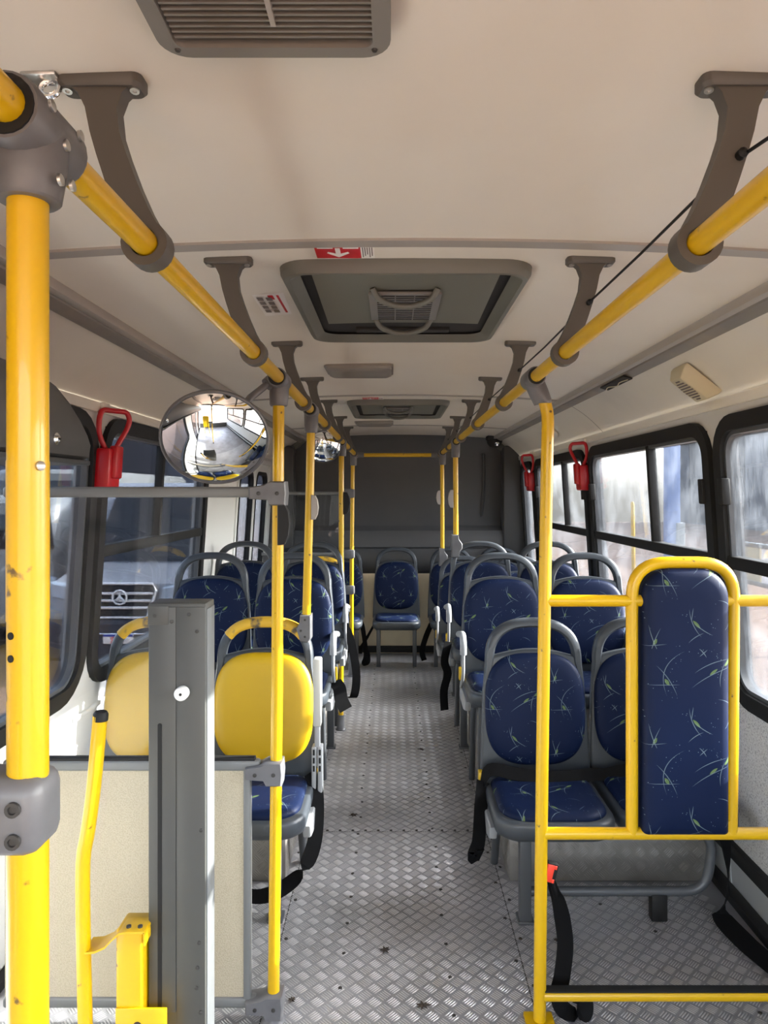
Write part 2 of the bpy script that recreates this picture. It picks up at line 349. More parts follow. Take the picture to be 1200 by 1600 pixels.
def world_loc(o):
    v = Vector((0, 0, 0))
    while o is not None: v += o.location; o = o.parent
    return v
def obj(name, mb, m, parent=None, smooth=40, loc=None):
    """ONE mesh object; mb in world coordinates (or the parent's own while it stands at the origin)"""
    me = bpy.data.meshes.new(name); off = world_loc(parent) if parent else Vector((0, 0, 0))
    if loc: off = off + Vector(loc)
    me.from_pydata([tuple(Vector(p) - off) for p in mb.v], [], mb.f)
    bm = bmesh.new(); bm.from_mesh(me); bmesh.ops.recalc_face_normals(bm, faces=bm.faces); bm.to_mesh(me); bm.free()
    if smooth:
        me.shade_smooth()
        me.set_sharp_from_angle(angle=R(smooth))
    me.materials.append(MT[m] if isinstance(m, str) else m)
    o = bpy.data.objects.new(name, me); COL.objects.link(o)
    if parent: o.parent = parent
    if loc: o.location = loc
    return o
def thing(name, label, cat, loc=(0, 0, 0), group=None):
    o = bpy.data.objects.new(name, None); COL.objects.link(o); o.location = loc; o.empty_display_size = 0.1
    o['label'] = label; o['category'] = cat
    if group: o['group'] = group
    return o
def text_mesh(name, body, size, extrude, m, parent=None, loc=(0, 0, 0), rot=(0, 0, 0)):
    fc = bpy.data.curves.new(name, 'FONT'); fc.body = body; fc.size = size; fc.align_x = 'CENTER'; fc.align_y = 'CENTER'; fc.extrude = extrude; fc.resolution_u = 3
    tmp = bpy.data.objects.new(name + '_curve', fc); me = bpy.data.meshes.new_from_object(tmp); bpy.data.objects.remove(tmp); bpy.data.curves.remove(fc)
    me.name = name; me.materials.clear(); me.materials.append(MT[m]); o = bpy.data.objects.new(name, me); COL.objects.link(o); o.rotation_euler = rot
    if parent: o.parent = parent; o.location = Vector(loc) - world_loc(parent)
    else: o.location = loc
    return o
def tag(o, label, cat, group=None):
    o['label'] = label; o['category'] = cat
    if group: o['group'] = group
    return o
def struct(o, label=None):
    o['kind'] = 'structure'
    if label: o['label'] = label
    return o
def stuff(o): o['kind'] = 'stuff'; return o
def children(o): return [c for c in COL.objects if c.parent == o]
def copy_tree(o, parent=None):
    c = o.copy(); COL.objects.link(c)
    if parent: c.parent = parent
    for ch in children(o): copy_tree(ch, c)
    return c

# ------------------------------------------------------------------ the bus body
YF, YB = -1.25, 7.05                        # front and rear of the saloon
XR = lambda z: 1.27 - 0.065 * (z - 1.33)   # the side walls lean inwards
XL = lambda z: -1.20 + 0.065 * (z - 1.33)
WR = lambda y, z, w: (XR(z) - w, y, z)     # w = distance in front of the wall
WL = lambda y, z, w: (XL(z) + w, y, z)
CEN = 0.05
ceil_z = lambda x: 2.165 - 0.036 * ((x - CEN) / 0.95) ** 2

def tread_bars(rects, fn, s=0.042, hh_=0.0019):
    """five-bar tread relief laid over rectangles (a0, a1, b0, b1) of a plane"""
    mb = MB(); q = math.sqrt(0.5); L, W, h, t = s * 0.44, s * 0.050, hh_, 0.0008
    done = set()
    for (a0, a1, b0, b1) in rects:
        n = int((max(abs(a0), abs(a1)) + max(abs(b0), abs(b1))) / s * 1.5) + 2
        i0, i1 = int(math.floor((a0 + b0) * q / s)) - 1, int(math.ceil((a1 + b1) * q / s)) + 1
        j0, j1 = int(math.floor((b0 - a1) * q / s)) - 1, int(math.ceil((b1 - a0) * q / s)) + 1
        for i in range(i0, i1):
            for j in range(j0, j1):
                a, b = (i - j) * s * q, (i + j) * s * q
                if not (a0 <= a <= a1 and b0 <= b <= b1) or (i, j) in done: continue
                done.add((i, j))
                u = (q, q) if (i + j) % 2 == 0 else (-q, q); v = (-u[1], u[0])
                for k in range(-2, 3):
                    ca, cb = a + v[0] * k * s * 0.185, b + v[1] * k * s * 0.185; l = L * (1 - 0.05 * abs(k))
                    P = []
                    for (du, dv, hh) in ((-l, 0, 0), (-l * .72, -W, 0), (l * .72, -W, 0), (l, 0, 0), (l * .72, W, 0), (-l * .72, W, 0), (-l * .62, 0, h), (l * .62, 0, h)):
                        P.append(fn(ca + u[0] * du + v[0] * dv, cb + u[1] * du + v[1] * dv, hh))
                    mb.add(P, [(0, 1, 6), (1, 2, 7, 6), (2, 3, 7), (3, 4, 7), (4, 5, 6, 7), (5, 0, 6)])
    return mb
def fast_obj(name, mb, m, parent):
    me = bpy.data.meshes.new(name); me.from_pydata(mb.v, [], mb.f); me.materials.append(MT[m]); me.shade_smooth()
    o = bpy.data.objects.new(name, me); COL.objects.link(o); o.parent = parent; return o

# floor
MT['step'] = floor_mat('dull_step_plate', (0.30, 0.285, 0.265), (0.22, 0.205, 0.185), 0.5, 0.38)
floor = struct(obj('floor', MB().box(-1.29, 1.36, YF, YB + 0.1, -0.06, 0), 'floor'), 'aluminium tread plate floor of the bus aisle')
stuff(fast_obj('tread_bar', tread_bars([(-1.2, 1.24, 1.45, 2.86), (-0.43, 0.46, 2.86, 5.05), (-1.15, 1.2, 5.05, 7.0)], lambda a, b, h: (a, b, h)), 'tread', floor))
PL0, PL1, PLZ = 2.88, 5.05, 0.20
def plinth(name, xa, xb, side):
    o = struct(obj(name, MB().box(xa, xb, PL0, PL1, 0, PLZ, 0.006), 'step'), 'tread plate covered step over the wheel under the raised seats')
    mb = tread_bars([(min(xa, xb) + .02, max(xa, xb) - .02, 0.02, PLZ - 0.02)], lambda a, b, h: (a, PL0 - h, b), 0.042, 0.0010)
    xs = xa if side > 0 else xb
    mb2 = tread_bars([(PL0 + .02, PL1 - .02, 0.02, PLZ - 0.02)], lambda a, b, h: (xs - side * h, a, b)); mb.add(mb2.v, mb2.f)
    stuff(fast_obj('tread_bar', mb, 'step', o)); return o
plinth('wheel_housing', 0.475, 1.30, 1); plinth('wheel_housing', -1.24, -0.44, -1)
# seams and screws let into the sheet
sm = MB()
def seam(x0, y0, x1, y1, w=0.0018):
    d = Vector((x1 - x0, y1 - y0, 0)).normalized(); n = Vector((-d.y, d.x, 0)) * w
    a, b = Vector((x0, y0, 0.0009)), Vector((x1, y1, 0.0009)); sm.add([a - n, b - n, b + n, a + n], [(0, 1, 2, 3)])
seam(-0.40, 2.1, -0.40, 5.05); seam(0.435, 2.1, 0.435, 5.05); seam(-0.40, 3.30, 0.435, 3.30); seam(-0.40, 5.05, 0.435, 5.05)
stuff(obj('sheet_seam', sm, 'dark_screw', floor, smooth=0))
sc = MB()
def fscrew(x, y, r=0.007): sc.lathe([(r, 0.0), (r * .9, 0.0022), (r * .5, 0.003)], (x, y, 0.0), (0, 0, 1), 10)
for k in range(30):
    y = 1.75 + k * 0.17
    if y < 6.6:
        fscrew(-0.165 + random.uniform(-.006, .006), y); fscrew(0.186 + random.uniform(-.006, .006), y + .05)
for k in range(24):
    y = 2.15 + k * 0.12
    fscrew(-0.40 + (0.018 if k % 2 else -0.018), y); fscrew(0.435 + (0.018 if k % 2 else -0.018), y)
for k in range(14): fscrew(-0.37 + k * 0.06, 3.315)
for (x, y) in ((0.75, 2.25), (0.62, 2.50), (0.95, 2.55), (0.80, 2.72), (1.12, 2.15)): fscrew(x, y)
stuff(obj('floor_screw', sc, 'dark_screw', floor))

# side walls: pillars, sill and header round the window openings
def wall(name, fn, holes, z0, z1, y0, y1, m, label):
    mb = MB(); T = -0.06
    def bx(a0, a1, b0, b1):
        if a1 - a0 > 1e-4 and b1 - b0 > 1e-4: mb.box(a0, a1, b0, b1, T, 0, fn=lambda a, b, c: fn(a, b, c))
    y = y0
    for (a, b, c, d) in sorted(holes):
        bx(y, a, z0, z1); bx(a, b, z0, c); bx(a, b, d, z1); y = b
    bx(y, y1, z0, z1)
    return struct(obj(name, mb, m), label)
winR = [(0.86, 2.695), (2.735, 4.44), (4.50, 6.12), (6.20, 6.78)]
winL = [(1.0, 2.765), (2.81, 4.42)]
ZR0, ZR1, ZL0, ZL1 = 0.80, 1.875, 0.80, 1.90
IN = 0.04
holesR = [(a + IN, b - IN, ZR0 + IN, ZR1 - IN) for a, b in winR] + [(-1.1 + IN, 0.80 - IN, ZR0 + IN, ZR1 - IN)]
holesL = [(a + IN, b - IN, ZL0 + IN, ZL1 - IN) for a, b in winL] + [(5.32, 6.64, 0.06, 1.86), (-1.0, 0.45, 0.0, 1.90)]
wr = wall('wall_right', WR, holesR, 0.78, 1.95, YF, YB, 'wall', 'pale right side wall above the grey speckled lining')
wl = wall('wall_left', WL, holesL, 0.0, 1.95, YF, YB, 'wall', 'pale left side wall with tinted windows')
mb = MB().box(YF, YB, 0.20, 0.80, -0.05, 0.006, fn=WR); obj('lower_lining', mb, 'wall_speckle', wr)
mb = MB().box(YF, YB, 0.0, 0.20, -0.05, 0.002, fn=WR); obj('kick_plate', mb, 'kick', wr)
for k in range(9):
    y = 1.55 + k * 0.42; obj('kick_plate_joint', MB().box(y, y + .012, 0.0, 0.2, 0.002, 0.006, fn=WR), 'kick', wr)
mb = MB().box(YF, YB, 0.165, 0.225, 0.002, 0.032, 0.006, fn=WR); obj('wall_rail', mb, 'black', wr)
struct(obj('baseboard_right', MB().box(YF, YB, 0.0, 0.035, 0.004, 0.055, 0.004, fn=WR), 'black'), 'black rubber skirting along the right wall')
struct(obj('baseboard_left', MB().box(YF, YB, 0.0, 0.035, 0.004, 0.04, 0.004, fn=WL), 'black'), 'black rubber skirting along the left wall')
obj('sill_trim', MB().box(2.72, 5.1, 0.70, 0.72, 0.0, 0.012, 0.004, fn=WL), 'wall', wl)

def window(n, fn, a, b, z0, z1, mull, glass, transom=1.33, r=0.15, latch=True, label=None):
    fo, fi = rrect(a, b, z0, z1, r), rrect(a + .058, b - .058, z0 + .058, z1 - .058, r * .58)
    w = struct(obj('window_%d' % n, MB().band(fo, fi, -0.03, 0.022, fn), 'black'), label)
    obj('inner_frame', MB().band(rrect(a + .052, b - .052, z0 + .052, z1 - .052, r * .6), rrect(a + .072, b - .072, z0 + .072, z1 - .072, r * .5), -0.035, 0.006, fn), 'leg', w)
    ia, ib, i0, i1 = a + .055, b - .055, z0 + .055, z1 - .055
    if transom:
        obj('transom', MB().box(ia, ib, transom - .024, transom + .024, -0.03, 0.016, 0.004, fn=fn), 'black', w)
        obj('pane', MB().box(ia, ib, i0, transom - .02, -0.022, -0.018, fn=fn), glass, w, smooth=0)
        xs = [ia] + mull + [ib]
        for i in range(len(xs) - 1):
            d = -0.012 if i % 2 else -0.026
            obj('pane', MB().box(xs[i], xs[i + 1], transom + .02, i1, d, d + .004, fn=fn), glass, w, smooth=0)
        for x in mull: obj('mullion', MB().box(x - .016, x + .016, transom, i1, -0.03, 0.010, 0.003, fn=fn), 'black', w)
        if latch:
            for x in (ia - .012, ib - .03): obj('latch', MB().box(x, x + .042, 1.545, 1.645, 0.0, 0.034, 0.006, fn=fn), 'black', w)
    else:
        obj('pane', MB().box(ia, ib, i0, i1, -0.022, -0.018, fn=fn), glass, w, smooth=0)
    return w
window(1, WR, *winR[0], ZR0, ZR1, [1.78], 'pane_right', label='right hand window nearest the padded yellow partition')
window(2, WR, *winR[1], ZR0, ZR1, [3.42], 'pane_right', label='dusty right hand window behind the padded partition with a blue post outside')
window(3, WR, *winR[2], ZR0, ZR1, [5.15], 'pane_right', label='dusty right hand window behind the right yellow pole')
window(4, WR, *winR[3], ZR0, ZR1, [], 'pane_right', None, latch=False, label='narrow right hand window beside the rear wall')
window(5, WL, *winL[0], ZL0, ZL1, [], 'pane_left', None, latch=False, r=0.2, label='left hand window beside the nearest yellow pole')
window(6, WL, *winL[1], ZL0, ZL1, [3.58], 'pane_left', 1.35, latch=False, label='left hand tinted window looking out on the grey van')
struct(obj('door_2', MB().band(rrect(-1.03, .48, -.03, 1.93, .05), rrect(-.98, .43, .02, 1.88, .04), -.05, .012, WL), 'black'), 'front passenger door with tinted glass in the left wall')
obj('pane', MB().box(-.98, .43, .02, 1.88, -.022, -.018, fn=WL), 'pane_left', bpy.data.objects['door_2'], smooth=0)
obj('door_stile', MB().box(-.31, -.24, .02, 1.88, -.035, .0, fn=WL), 'white_paint', bpy.data.objects['door_2'])
window(7, WR, -1.1, 0.80, ZR0, ZR1, [-0.2], 'pane_right', label='right hand window towards the front of the bus')
# rear door in the left wall: two leaves with tall rounded panes
d = struct(obj('door_1', MB().band(rrect(5.30, 6.66, 0.04, 1.88, 0.03), rrect(5.34, 6.62, 0.07, 1.84, 0.03), -0.05, 0.012, WL), 'white_paint'), 'two leaved rear door with tall rounded panes in the left wall')
for k in range(2):
    a, b = 5.345 + k * 0.64, 5.345 + k * 0.64 + 0.63
    lf = obj('door_leaf', MB().band(rrect(a, b, 0.07, 1.84, 0.02), rrect(a + .07, b - .07, 0.25, 1.76, 0.10), -0.035, 0.0, WL), 'white_paint', d)
    obj('door_seal', MB().band(rrect(a + .055, b - .055, 0.235, 1.775, 0.11), rrect(a + .085, b - .085, 0.265, 1.745, 0.09), -0.036, 0.005, WL), 'black', lf)
    obj('pane', MB().loft(rrect(a + .075, b - .075, 0.255, 1.755, 0.10), [(0, -.02), (0, -.016)], WL), 'pane_left', lf, smooth=0)

# ceiling, light strips and coves
def sheet(fn, us, vs):
    mb = MB(); n = len(us); mb.add([fn(u, v) for v in vs for u in us], [(j * n + i, j * n + i + 1, (j + 1) * n + i + 1, (j + 1) * n + i) for j in range(len(vs) - 1) for i in range(n - 1)]); return mb
cxs = [-0.87 + k * 0.115 for k in range(17)]
ceiling = struct(obj('ceiling', sheet(lambda x, y: (x, y, ceil_z(x)), cxs, [YF + k * 0.332 for k in range(26)]), 'ceiling', smooth=60), 'cream laminate bus ceiling with cross seams')
for y, dz in ((1.60, 0.006), (4.12, 0.004), (5.95, 0.004)):
    mb = MB(); n = len(cxs)
    vs = [(x, y + dy, ceil_z(x) - h) for (dy, h) in ((-0.012, 0), (-0.012, dz), (0.03, dz), (0.03, 0)) for x in cxs]
    mb.add(vs, [(j * n + i, j * n + i + 1, (j + 1) * n + i + 1, (j + 1) * n + i) for j in range(3) for i in range(n - 1)])
    obj('seam_strip', mb, 'seam', ceiling)
for side, xa, xb, wx in ((1, 0.965, 1.035, XR), (-1, -0.865, -0.935, XL)):
    z0 = ceil_z(xa) + 0.003
    nm = 'right' if side > 0 else 'left'
    t = struct(obj('trim_1' if side > 0 else 'trim_2', MB().box(*sorted((xa - side * .008, xa + side * .022)), YF, YB, z0 - 0.03, z0, 0.004), 'seam'), 'thin edge moulding along the %s side of the ceiling' % nm)
    mb = MB(); prof = [(xa + side * .014, z0 - .012), (xa + side * .025, z0 - .034), (xb - side * .012, z0 - .048), (xb, z0 - .046), (xb, z0 - .02)]
    mb.add([(x, y, z) for y in (YF, YB) for x, z in prof], [(i, i + 1, i + 6, i + 5) for i in range(4)])
    obj('light_strip', mb, 'strip', t)
    x1, z1 = wx(1.935), 1.935
    us = [k / 8 for k in range(9)]
    def cv(u, y, xb=xb, x1=x1, z0=z0, z1=z1, side=side):
        return (xb + (x1 + side * .01 - xb) * u, y, (z0 - .03) + (z1 - z0 + .03) * u + 0.016 * math.sin(math.pi * u))
    struct(obj('trim_3' if side > 0 else 'trim_4', sheet(cv, us, [YF, 0, 2, 4, YB]), 'cove', smooth=60), 'sloping cream cove panel above the %s windows' % nm)
    for y in (1.6, 4.12): obj('cove_seam', sheet(lambda u, v: tuple(Vector(cv(u, v)) - Vector((0, 0, 0.002))), us, [y, y + 0.012]), 'seam', bpy.data.objects['trim_3' if side > 0 else 'trim_4'])
    obj('header_moulding', MB().box(YF, YB, 1.905, 1.945, 0.0, 0.014, 0.005, fn=WR if side > 0 else WL), 'cove', bpy.data.objects['wall_' + nm])

# rear wall: moulded grey upper panel over a cream engine cover
prof = [(6.90, 0.80), (6.875, 0.84), (6.87, 1.02), (6.885, 1.045), (6.87, 1.06), (6.875, 1.15), (6.90, 1.22), (6.96, 1.262), (6.965, 1.27), (7.02, 1.40), (7.045, 1.65), (7.045, 1.95), (7.02, 2.08), (6.96, 2.165), (6.96, 2.2)]
xs = [-1.25 + k * 0.1 for k in range(27)]
rear = struct(obj('wall_rear', sheet(lambda x, i: (x, prof[i][0] + 0.03 * (abs((x - CEN) / 1.25)) ** 4 * (1 if prof[i][1] > 1.26 else 0.2), prof[i][1]), xs, list(range(len(prof)))), 'rear', smooth=35), 'moulded dark grey rear wall panel')
obj('lower_panel', MB().box(-1.25, 1.35, 6.98, 7.06, 0.0, 0.86), 'rear_low', rear)
obj('lower_rail', MB().box(-1.2, 1.3, 6.93, 7.0, 0.015, 0.075, 0.012), 'black', rear)
for s in (-1, 1):
    x = CEN + s * 0.82
    obj('corner_rib', MB().tube(spline([(x, 7.03, 1.30), (x + s * .03, 7.035, 1.55), (x + s * .035, 7.035, 1.8), (x + s * .03, 7.03, 1.98)], 6), 0.016, 8, rx=0.03), 'rear', rear)
    obj('corner_panel', MB().box(*sorted((CEN + s * 1.02, CEN + s * 1.30)), 6.84, 7.06, 0.78, 2.05, 0.03), 'rear', rear)
    c0 = (-0.90, -1.19) if s < 0 else (1.0, 1.26)
    obj('corner_gusset', MB().add([(c0[0], 6.97, 2.14), (c0[1], 6.97, 1.92), (c0[1], 7.05, 1.92), (c0[0], 7.05, 2.14), (c0[0] - s * .05, 6.97, 2.12), (c0[1] - s * .06, 6.97, 1.88), (c0[1] - s * .06, 7.05, 1.88), (c0[0] - s * .05, 7.05, 2.12)],
        [(0, 1, 2, 3), (4, 7, 6, 5), (0, 4, 5, 1), (3, 2, 6, 7), (0, 3, 7, 4), (1, 5, 6, 2)]), 'hatch', rear, smooth=0)
# low front bulkhead behind the camera, open windscreen above it
wf = struct(obj('wall_front', MB().box(-1.29, 1.36, YF - 0.08, YF, 0.0, 0.45), 'housing'), 'low grey front bulkhead under the windscreen')
obj('header', MB().box(-1.2, 1.3, YF - 0.08, YF, 2.04, 2.2), 'housing', wf)

# ------------------------------------------------------------------ the yard outside
GZ = -0.90
struct(obj('ground', MB().box(-45, 45, -40, 60, GZ - 0.2, GZ), 'pavers', smooth=0), 'red paved yard round the bus')

# ------------------------------------------------------------------ handrails, brackets and poles
TR = 0.0175                                # tube radius
RZ = 1.93                                  # handrail height
RLX, RRX = -0.338, 0.416
def ring_profile(mb, x, y, z, ro, ri, dy):
    n = 24; oc = [(math.cos(2 * math.pi * k / n), math.sin(2 * math.pi * k / n)) for k in range(n)]
    mb.band([(x + ro * c, z + ro * s) for c, s in oc], [(x + ri * c, z + ri * s) for c, s in oc], y - dy, y + dy, lambda a, b, h: (a, h, b))
def bracket(rail, rx, side, y, detail):
    cz = ceil_z(rx + side * .06)
    pts = [(.062, cz - .008, .046), (.061, cz - .022, .030), (.060, cz - .042, .0215), (.055, cz - .075, .020), (.046, cz - .105, .0205), (.032, cz - .145, .0215), (.018, cz - .18, .023), (.006, RZ + .022, .025), (0, RZ, .024)]
    mb = MB()
    A = [(rx + side * o - h, z) for o, z, h in pts]; B = [(rx + side * o + h, z) for o, z, h in pts]
    mb.band(A, B, y - .013, y + .013, lambda a, b, h: (a, h, b), closed=False)
    px = rx + side * .062
    mb.loft(rrect(px - .058, px + .058, y - .021, y + .021, .012, 4), [(0, cz + .004), (0, cz - .010), (.004, cz - .015)], lambda a, b, h: (a, b, h))
    ring_profile(mb, rx, y, RZ, 0.0315, 0.0195, 0.017)
    o = obj('hanger_bracket', mb, 'bracket', rail)
    if detail:
        for s in (-1, 1):
            obj('screw', MB().lathe([(.0065, 0), (.0065, .003), (.003, .003), (.003, .001)], (px + s * .046, y - .006, cz - .015), (0, -.2, -1), 12), 'screw', o)
    return o
BY = [0.97, 1.71, 2.65, 3.47, 4.31, 5.23, 6.05]
def handrail(label, rx, side):
    t = thing('handrail', label, 'handrail', (rx, 3.2, RZ))
    obj('rail_tube', MB().tube([(rx, y, RZ) for y in (0.15, 1.5, 3.0, 4.5, 6.34)], TR, 20), 'yellow', t)
    for i, y in enumerate(BY): bracket(t, rx, side, y, i < 2)
    return t
hl = handrail('long yellow ceiling handrail on grey brackets, left of the aisle', RLX, -1)
hr = handrail('long yellow ceiling handrail on grey brackets, right of the aisle', RRX, 1)
mb = MB(); mb.cyl((RLX + .045, 6.34, RZ), (RRX - .045, 6.34, RZ), TR, 16)
cb = thing('cross_rail', 'short yellow cross rail joining both ceiling handrails before the rear wall', 'handrail', (0.04, 6.34, RZ))
obj('rail_tube', mb, 'yellow', cb)
for x, s in ((RLX, 1), (RRX, -1)):
    mb = MB(); mb.cyl((x + s * .02, 6.34, RZ), (x + s * .075, 6.34, RZ), .024, 16, .021); mb.cyl((x, 6.30, RZ), (x, 6.38, RZ), .028, 16); obj('joint', mb, 'clamp', cb)

def joint(parent, x, y, ztop=RZ, px=None, ln=0.055, drop=0.085, r=0.029, big=False):
    """T joint gripping the handrail and the top of a pole"""
    px = x if px is None else px; mb = MB()
    mb.tube([(x, y - ln, ztop), (x, y - ln * .9, ztop), (x, y + ln * .9, ztop), (x, y + ln, ztop)], [r * .94, r, r, r * .94], 24)
    mb.tube([(x, y, ztop), ((x * .4 + px * .6), y, ztop - drop * .6), (px, y, ztop - drop), (px, y, ztop - drop - .004)], [r * 1.02, r * 1.0, r * .93, r * .84], 24)
    o = obj('joint', mb, 'clamp', parent)
    obj('gasket', MB().tube([(x, y - ln - .002, ztop), (x, y - ln + .004, ztop)], r * .85, 20), 'black', o)
    return o
def foot(parent, x, y, z=0.0, h=0.07):
    o = obj('foot_flange', MB().lathe([(.036, 0), (.036, .006), (.027, .016), (.0235, h)], (x, y, z), (0, 0, 1), 20), 'clamp', parent)
    return o
def stop_button(parent, x, y, z, m, s=1, size=1.0):
    prof = [(-.060, .010), (-.058, .022), (-.035, .033), (0, .038), (.035, .033), (.058, .022), (.060, .010)]
    out = [(.002, -.060 * size)] + [(d * size, zz * size) for zz, d in prof] + [(.002, .060 * size)]
    mb = MB().loft([(a, b) for a, b in out], [(.002, -.015), (0, -.012), (0, .012), (.002, .015)], lambda a, b, h: (x + s * a, y + h, z + b))
    o = obj('stop_button', mb, m, parent); o['label'] = 'rounded stop request button' ; return o

# near left pole
t = thing('grab_pole', 'large yellow pole nearest the camera on the left edge', 'pole', (-0.345, 0.665, 0))
obj('pole_tube', MB().tube([(-.345, .665, .02), (-.345, .665, .9), (-.345, .665, RZ - .03)], .0182, 28), 'yellow', t)
j = joint(t, -.340, .665, ln=.050, drop=.062, px=-.345, r=.0315)
for (dy, dz) in ((-.028, .010), (.030, .012), (.012, -.045), (-.012, -.05), (0, -.012)):
    obj('screw', MB().lathe([(.0055, 0), (.0055, .003), (.003, .004)], (-.340 + .0300, .665 + dy, RZ + dz), (1, 0, .1), 12), 'screw', j)
mb = MB(); mb.box(-.47, -.3225, .636, .694, 1.256, 1.328, .016, 3); cl = obj('clamp', mb, 'clamp', t)
for z in (1.304, 1.275): obj('screw', MB().lathe([(.007, 0), (.007, .003), (.004, .003), (.0035, .001)], (-.343, .6355, z), (0, -1, 0), 14), 'dark_screw', cl)
for z, r in ((1.615, .0045),): obj('bolt', MB().lathe([(r, 0), (r, .004), (r * .5, .005)], (-.3305, .656, z), (1, -.6, 0), 12), 'screw', t)
for z in (1.458, 1.437): obj('bolt_hole', MB().lathe([(.0035, 0), (.0035, .0012)], (-.352, .6485, z), (-.4, -1, 0), 12), 'black', t)
obj('tape_band', MB().tube([(-.345, .665, 1.47), (-.345, .665, 1.62)], .0187, 28), 'yellow', t)
foot(t, -.345, .665)

# pole at the glazed partition, with mirror arm and black button
t = thing('grab_pole', 'yellow pole at the inner edge of the glazed left partition', 'pole', (-0.36, 2.12, 0))
obj('pole_tube', MB().tube([(-.361, 2.12, .04), (-.350, 2.12, 1.0), (-.345, 2.12, RZ - .04)], TR, 20), 'yellow', t)
joint(t, RLX - .004, 2.12, px=-.345, drop=.075); foot(t, -.361, 2.12, 0, .05); stop_button(t, -.347, 2.108, 1.497, 'black', size=1.05)
# pole over the yellow seat
t = thing('grab_pole', 'yellow pole clamped to the handle of the yellow aisle seat', 'pole', (-0.36, 2.90, 1.0))
obj('pole_tube', MB().tube([(-.362, 2.93, 1.06), (-.345, 2.91, 1.6), (RLX, 2.90, RZ - .03)], TR, 18), 'yellow', t)
joint(t, RLX, 2.90, drop=.09); stop_button(t, -.340, 2.905, 1.53, 'stop_pale', size=.85)
mb = MB(); mb.loft([(-.392, 1.0), (-.385, .975), (-.352, .97), (-.340, .985), (-.340, 1.085), (-.385, 1.085), (-.388, 1.05), (-.402, 1.03)], [(.004, 2.905), (0, 2.91), (0, 2.965), (.004, 2.97)], lambda a, b, h: (a, h, b))
cl = obj('seat_clamp', mb, 'clamp', t)
for (x, z) in ((-.365, 1.065), (-.382, 1.02), (-.365, .995)): obj('screw', MB().lathe([(.005, 0), (.004, .003)], (x, 2.905, z), (0, -1, 0), 10), 'dark_screw', cl)
# two poles further back on the left
t = thing('grab_pole', 'floor standing yellow pole with a black button, behind the raised left seats', 'pole', (-0.35, 4.73, 0))
obj('pole_tube', MB().tube([(-.352, 4.73, .04), (-.350, 4.73, 1.0), (RLX - .01, 4.73, RZ - .03)], TR, 16), 'yellow', t)
joint(t, RLX - .006, 4.73, drop=.09); foot(t, -.352, 4.73, 0, .1); stop_button(t, -.336, 4.73, 1.52, 'black', size=1.25)
t = thing('grab_pole', 'floor standing yellow pole with grey clamps at the rear left partition', 'pole', (-0.363, 6.1, 0))
obj('pole_tube', MB().tube([(-.363, 6.1, .04), (-.360, 6.1, 1.0), (-.350, 6.1, RZ - .03)], TR, 16), 'yellow', t)
joint(t, RLX - .006, 6.1, drop=.10); foot(t, -.363, 6.1, 0, .2)
for z in (1.585, 1.06, .75): obj('clamp', MB().box(-.45, -.335, 6.07, 6.13, z - .04, z + .04, .015), 'clamp', t)
# right hand poles standing on the seat backs
for (y, zb, lab, ex) in ((4.70, 1.25, 'yellow pole rising from the third raised seat on the right', .416), (5.96, 1.06, 'yellow pole rising from the low seat at the back on the right', .414)):
    t = thing('grab_pole', lab, 'pole', (ex, y, zb))
    obj('pole_tube', MB().tube([(ex + .004, y + .03, zb + .02), (ex, y, RZ - .03)], TR, 16), 'yellow', t)
    joint(t, RRX, y, drop=.10)
    mb = MB(); mb.loft([(ex - .026, zb - .09), (ex + .022, zb - .09), (ex + .03, zb - .05), (ex + .045, zb - .03), (ex + .045, zb), (ex + .022, zb + .03), (ex + .018, zb + .06), (ex - .026, zb + .06)], [(.004, y - .01), (0, y - .005), (0, y + .06), (.004, y + .065)], lambda a, b, h: (a, h, b))
    obj('seat_clamp', mb, 'clamp', t); stop_button(t, ex - .012, y + .012, 1.55, 'stop_pale', -1)

# pull cord through the right hand brackets
pts = [(.60, .35, 2.045), (RRX + .055, .97, 2.048), (RRX + .056, 1.34, 2.046), (RRX + .055, 1.71, 2.048), (RRX + .056, 2.2, 2.044), (RRX + .055, 2.65, 2.048), (RRX + .056, 3.05, 2.044), (RRX + .055, 3.47, 2.048), (RRX + .055, 4.31, 2.048), (RRX + .055, 5.23, 2.048), (RRX + .055, 6.05, 2.048)]
mb = MB(); mb.tube(pts, .0026, 8)
for y in BY: mb.lathe([(.002, -.012), (.007, -.008), (.007, .004), (.003, .01)], (RRX + .055, y - .016, 2.048), (0, 1, 0), 10)
tag(obj('pull_cord', mb, 'black', loc=(RRX + .055, .97, 2.048)), 'thin black bell cord threaded through the right ceiling brackets', 'cord')

# ------------------------------------------------------------------ mirrors
def mirror(label, c, r, nrm, arm):
    t = thing('convex_mirror', label, 'mirror', c); nv = Vector(nrm).normalized(); sag = r * .40
    Rs = (r * r + sag * sag) / (2 * sag); prof = []
    for k in range(15):
        rr = r * .985 * (1 - k / 14); prof.append((max(rr, .0004), math.sqrt(Rs * Rs - rr * rr) - (Rs - sag)))
    me = MB().lathe(prof, c, nv, 64)
    o = obj('mirror_face', me, 'mirror', t, smooth=80)
    obj('mirror_rim', MB().lathe([(r * .9, -.03), (r * .99, -.012), (r * 1.012, -.004), (r * 1.012, .005), (r * .985, .008), (r * .97, .002)], c, nv, 48), 'clamp', t)
    mb = MB(); mb.tube([Vector(a) for a in arm], .011, 12); mb.lathe([(.02, -.02), (.022, .02)], arm[-1], Vector(arm[-1]) - Vector(arm[-2]), 14)
    obj('mirror_arm', mb, 'clamp', t)
    b = arm[0]; obj('mirror_knuckle', MB().lathe([(.012, -.02), (.02, -.015), (.02, .015), (.012, .02)], b, (1, 0, .2), 14), 'clamp', t)
    return t
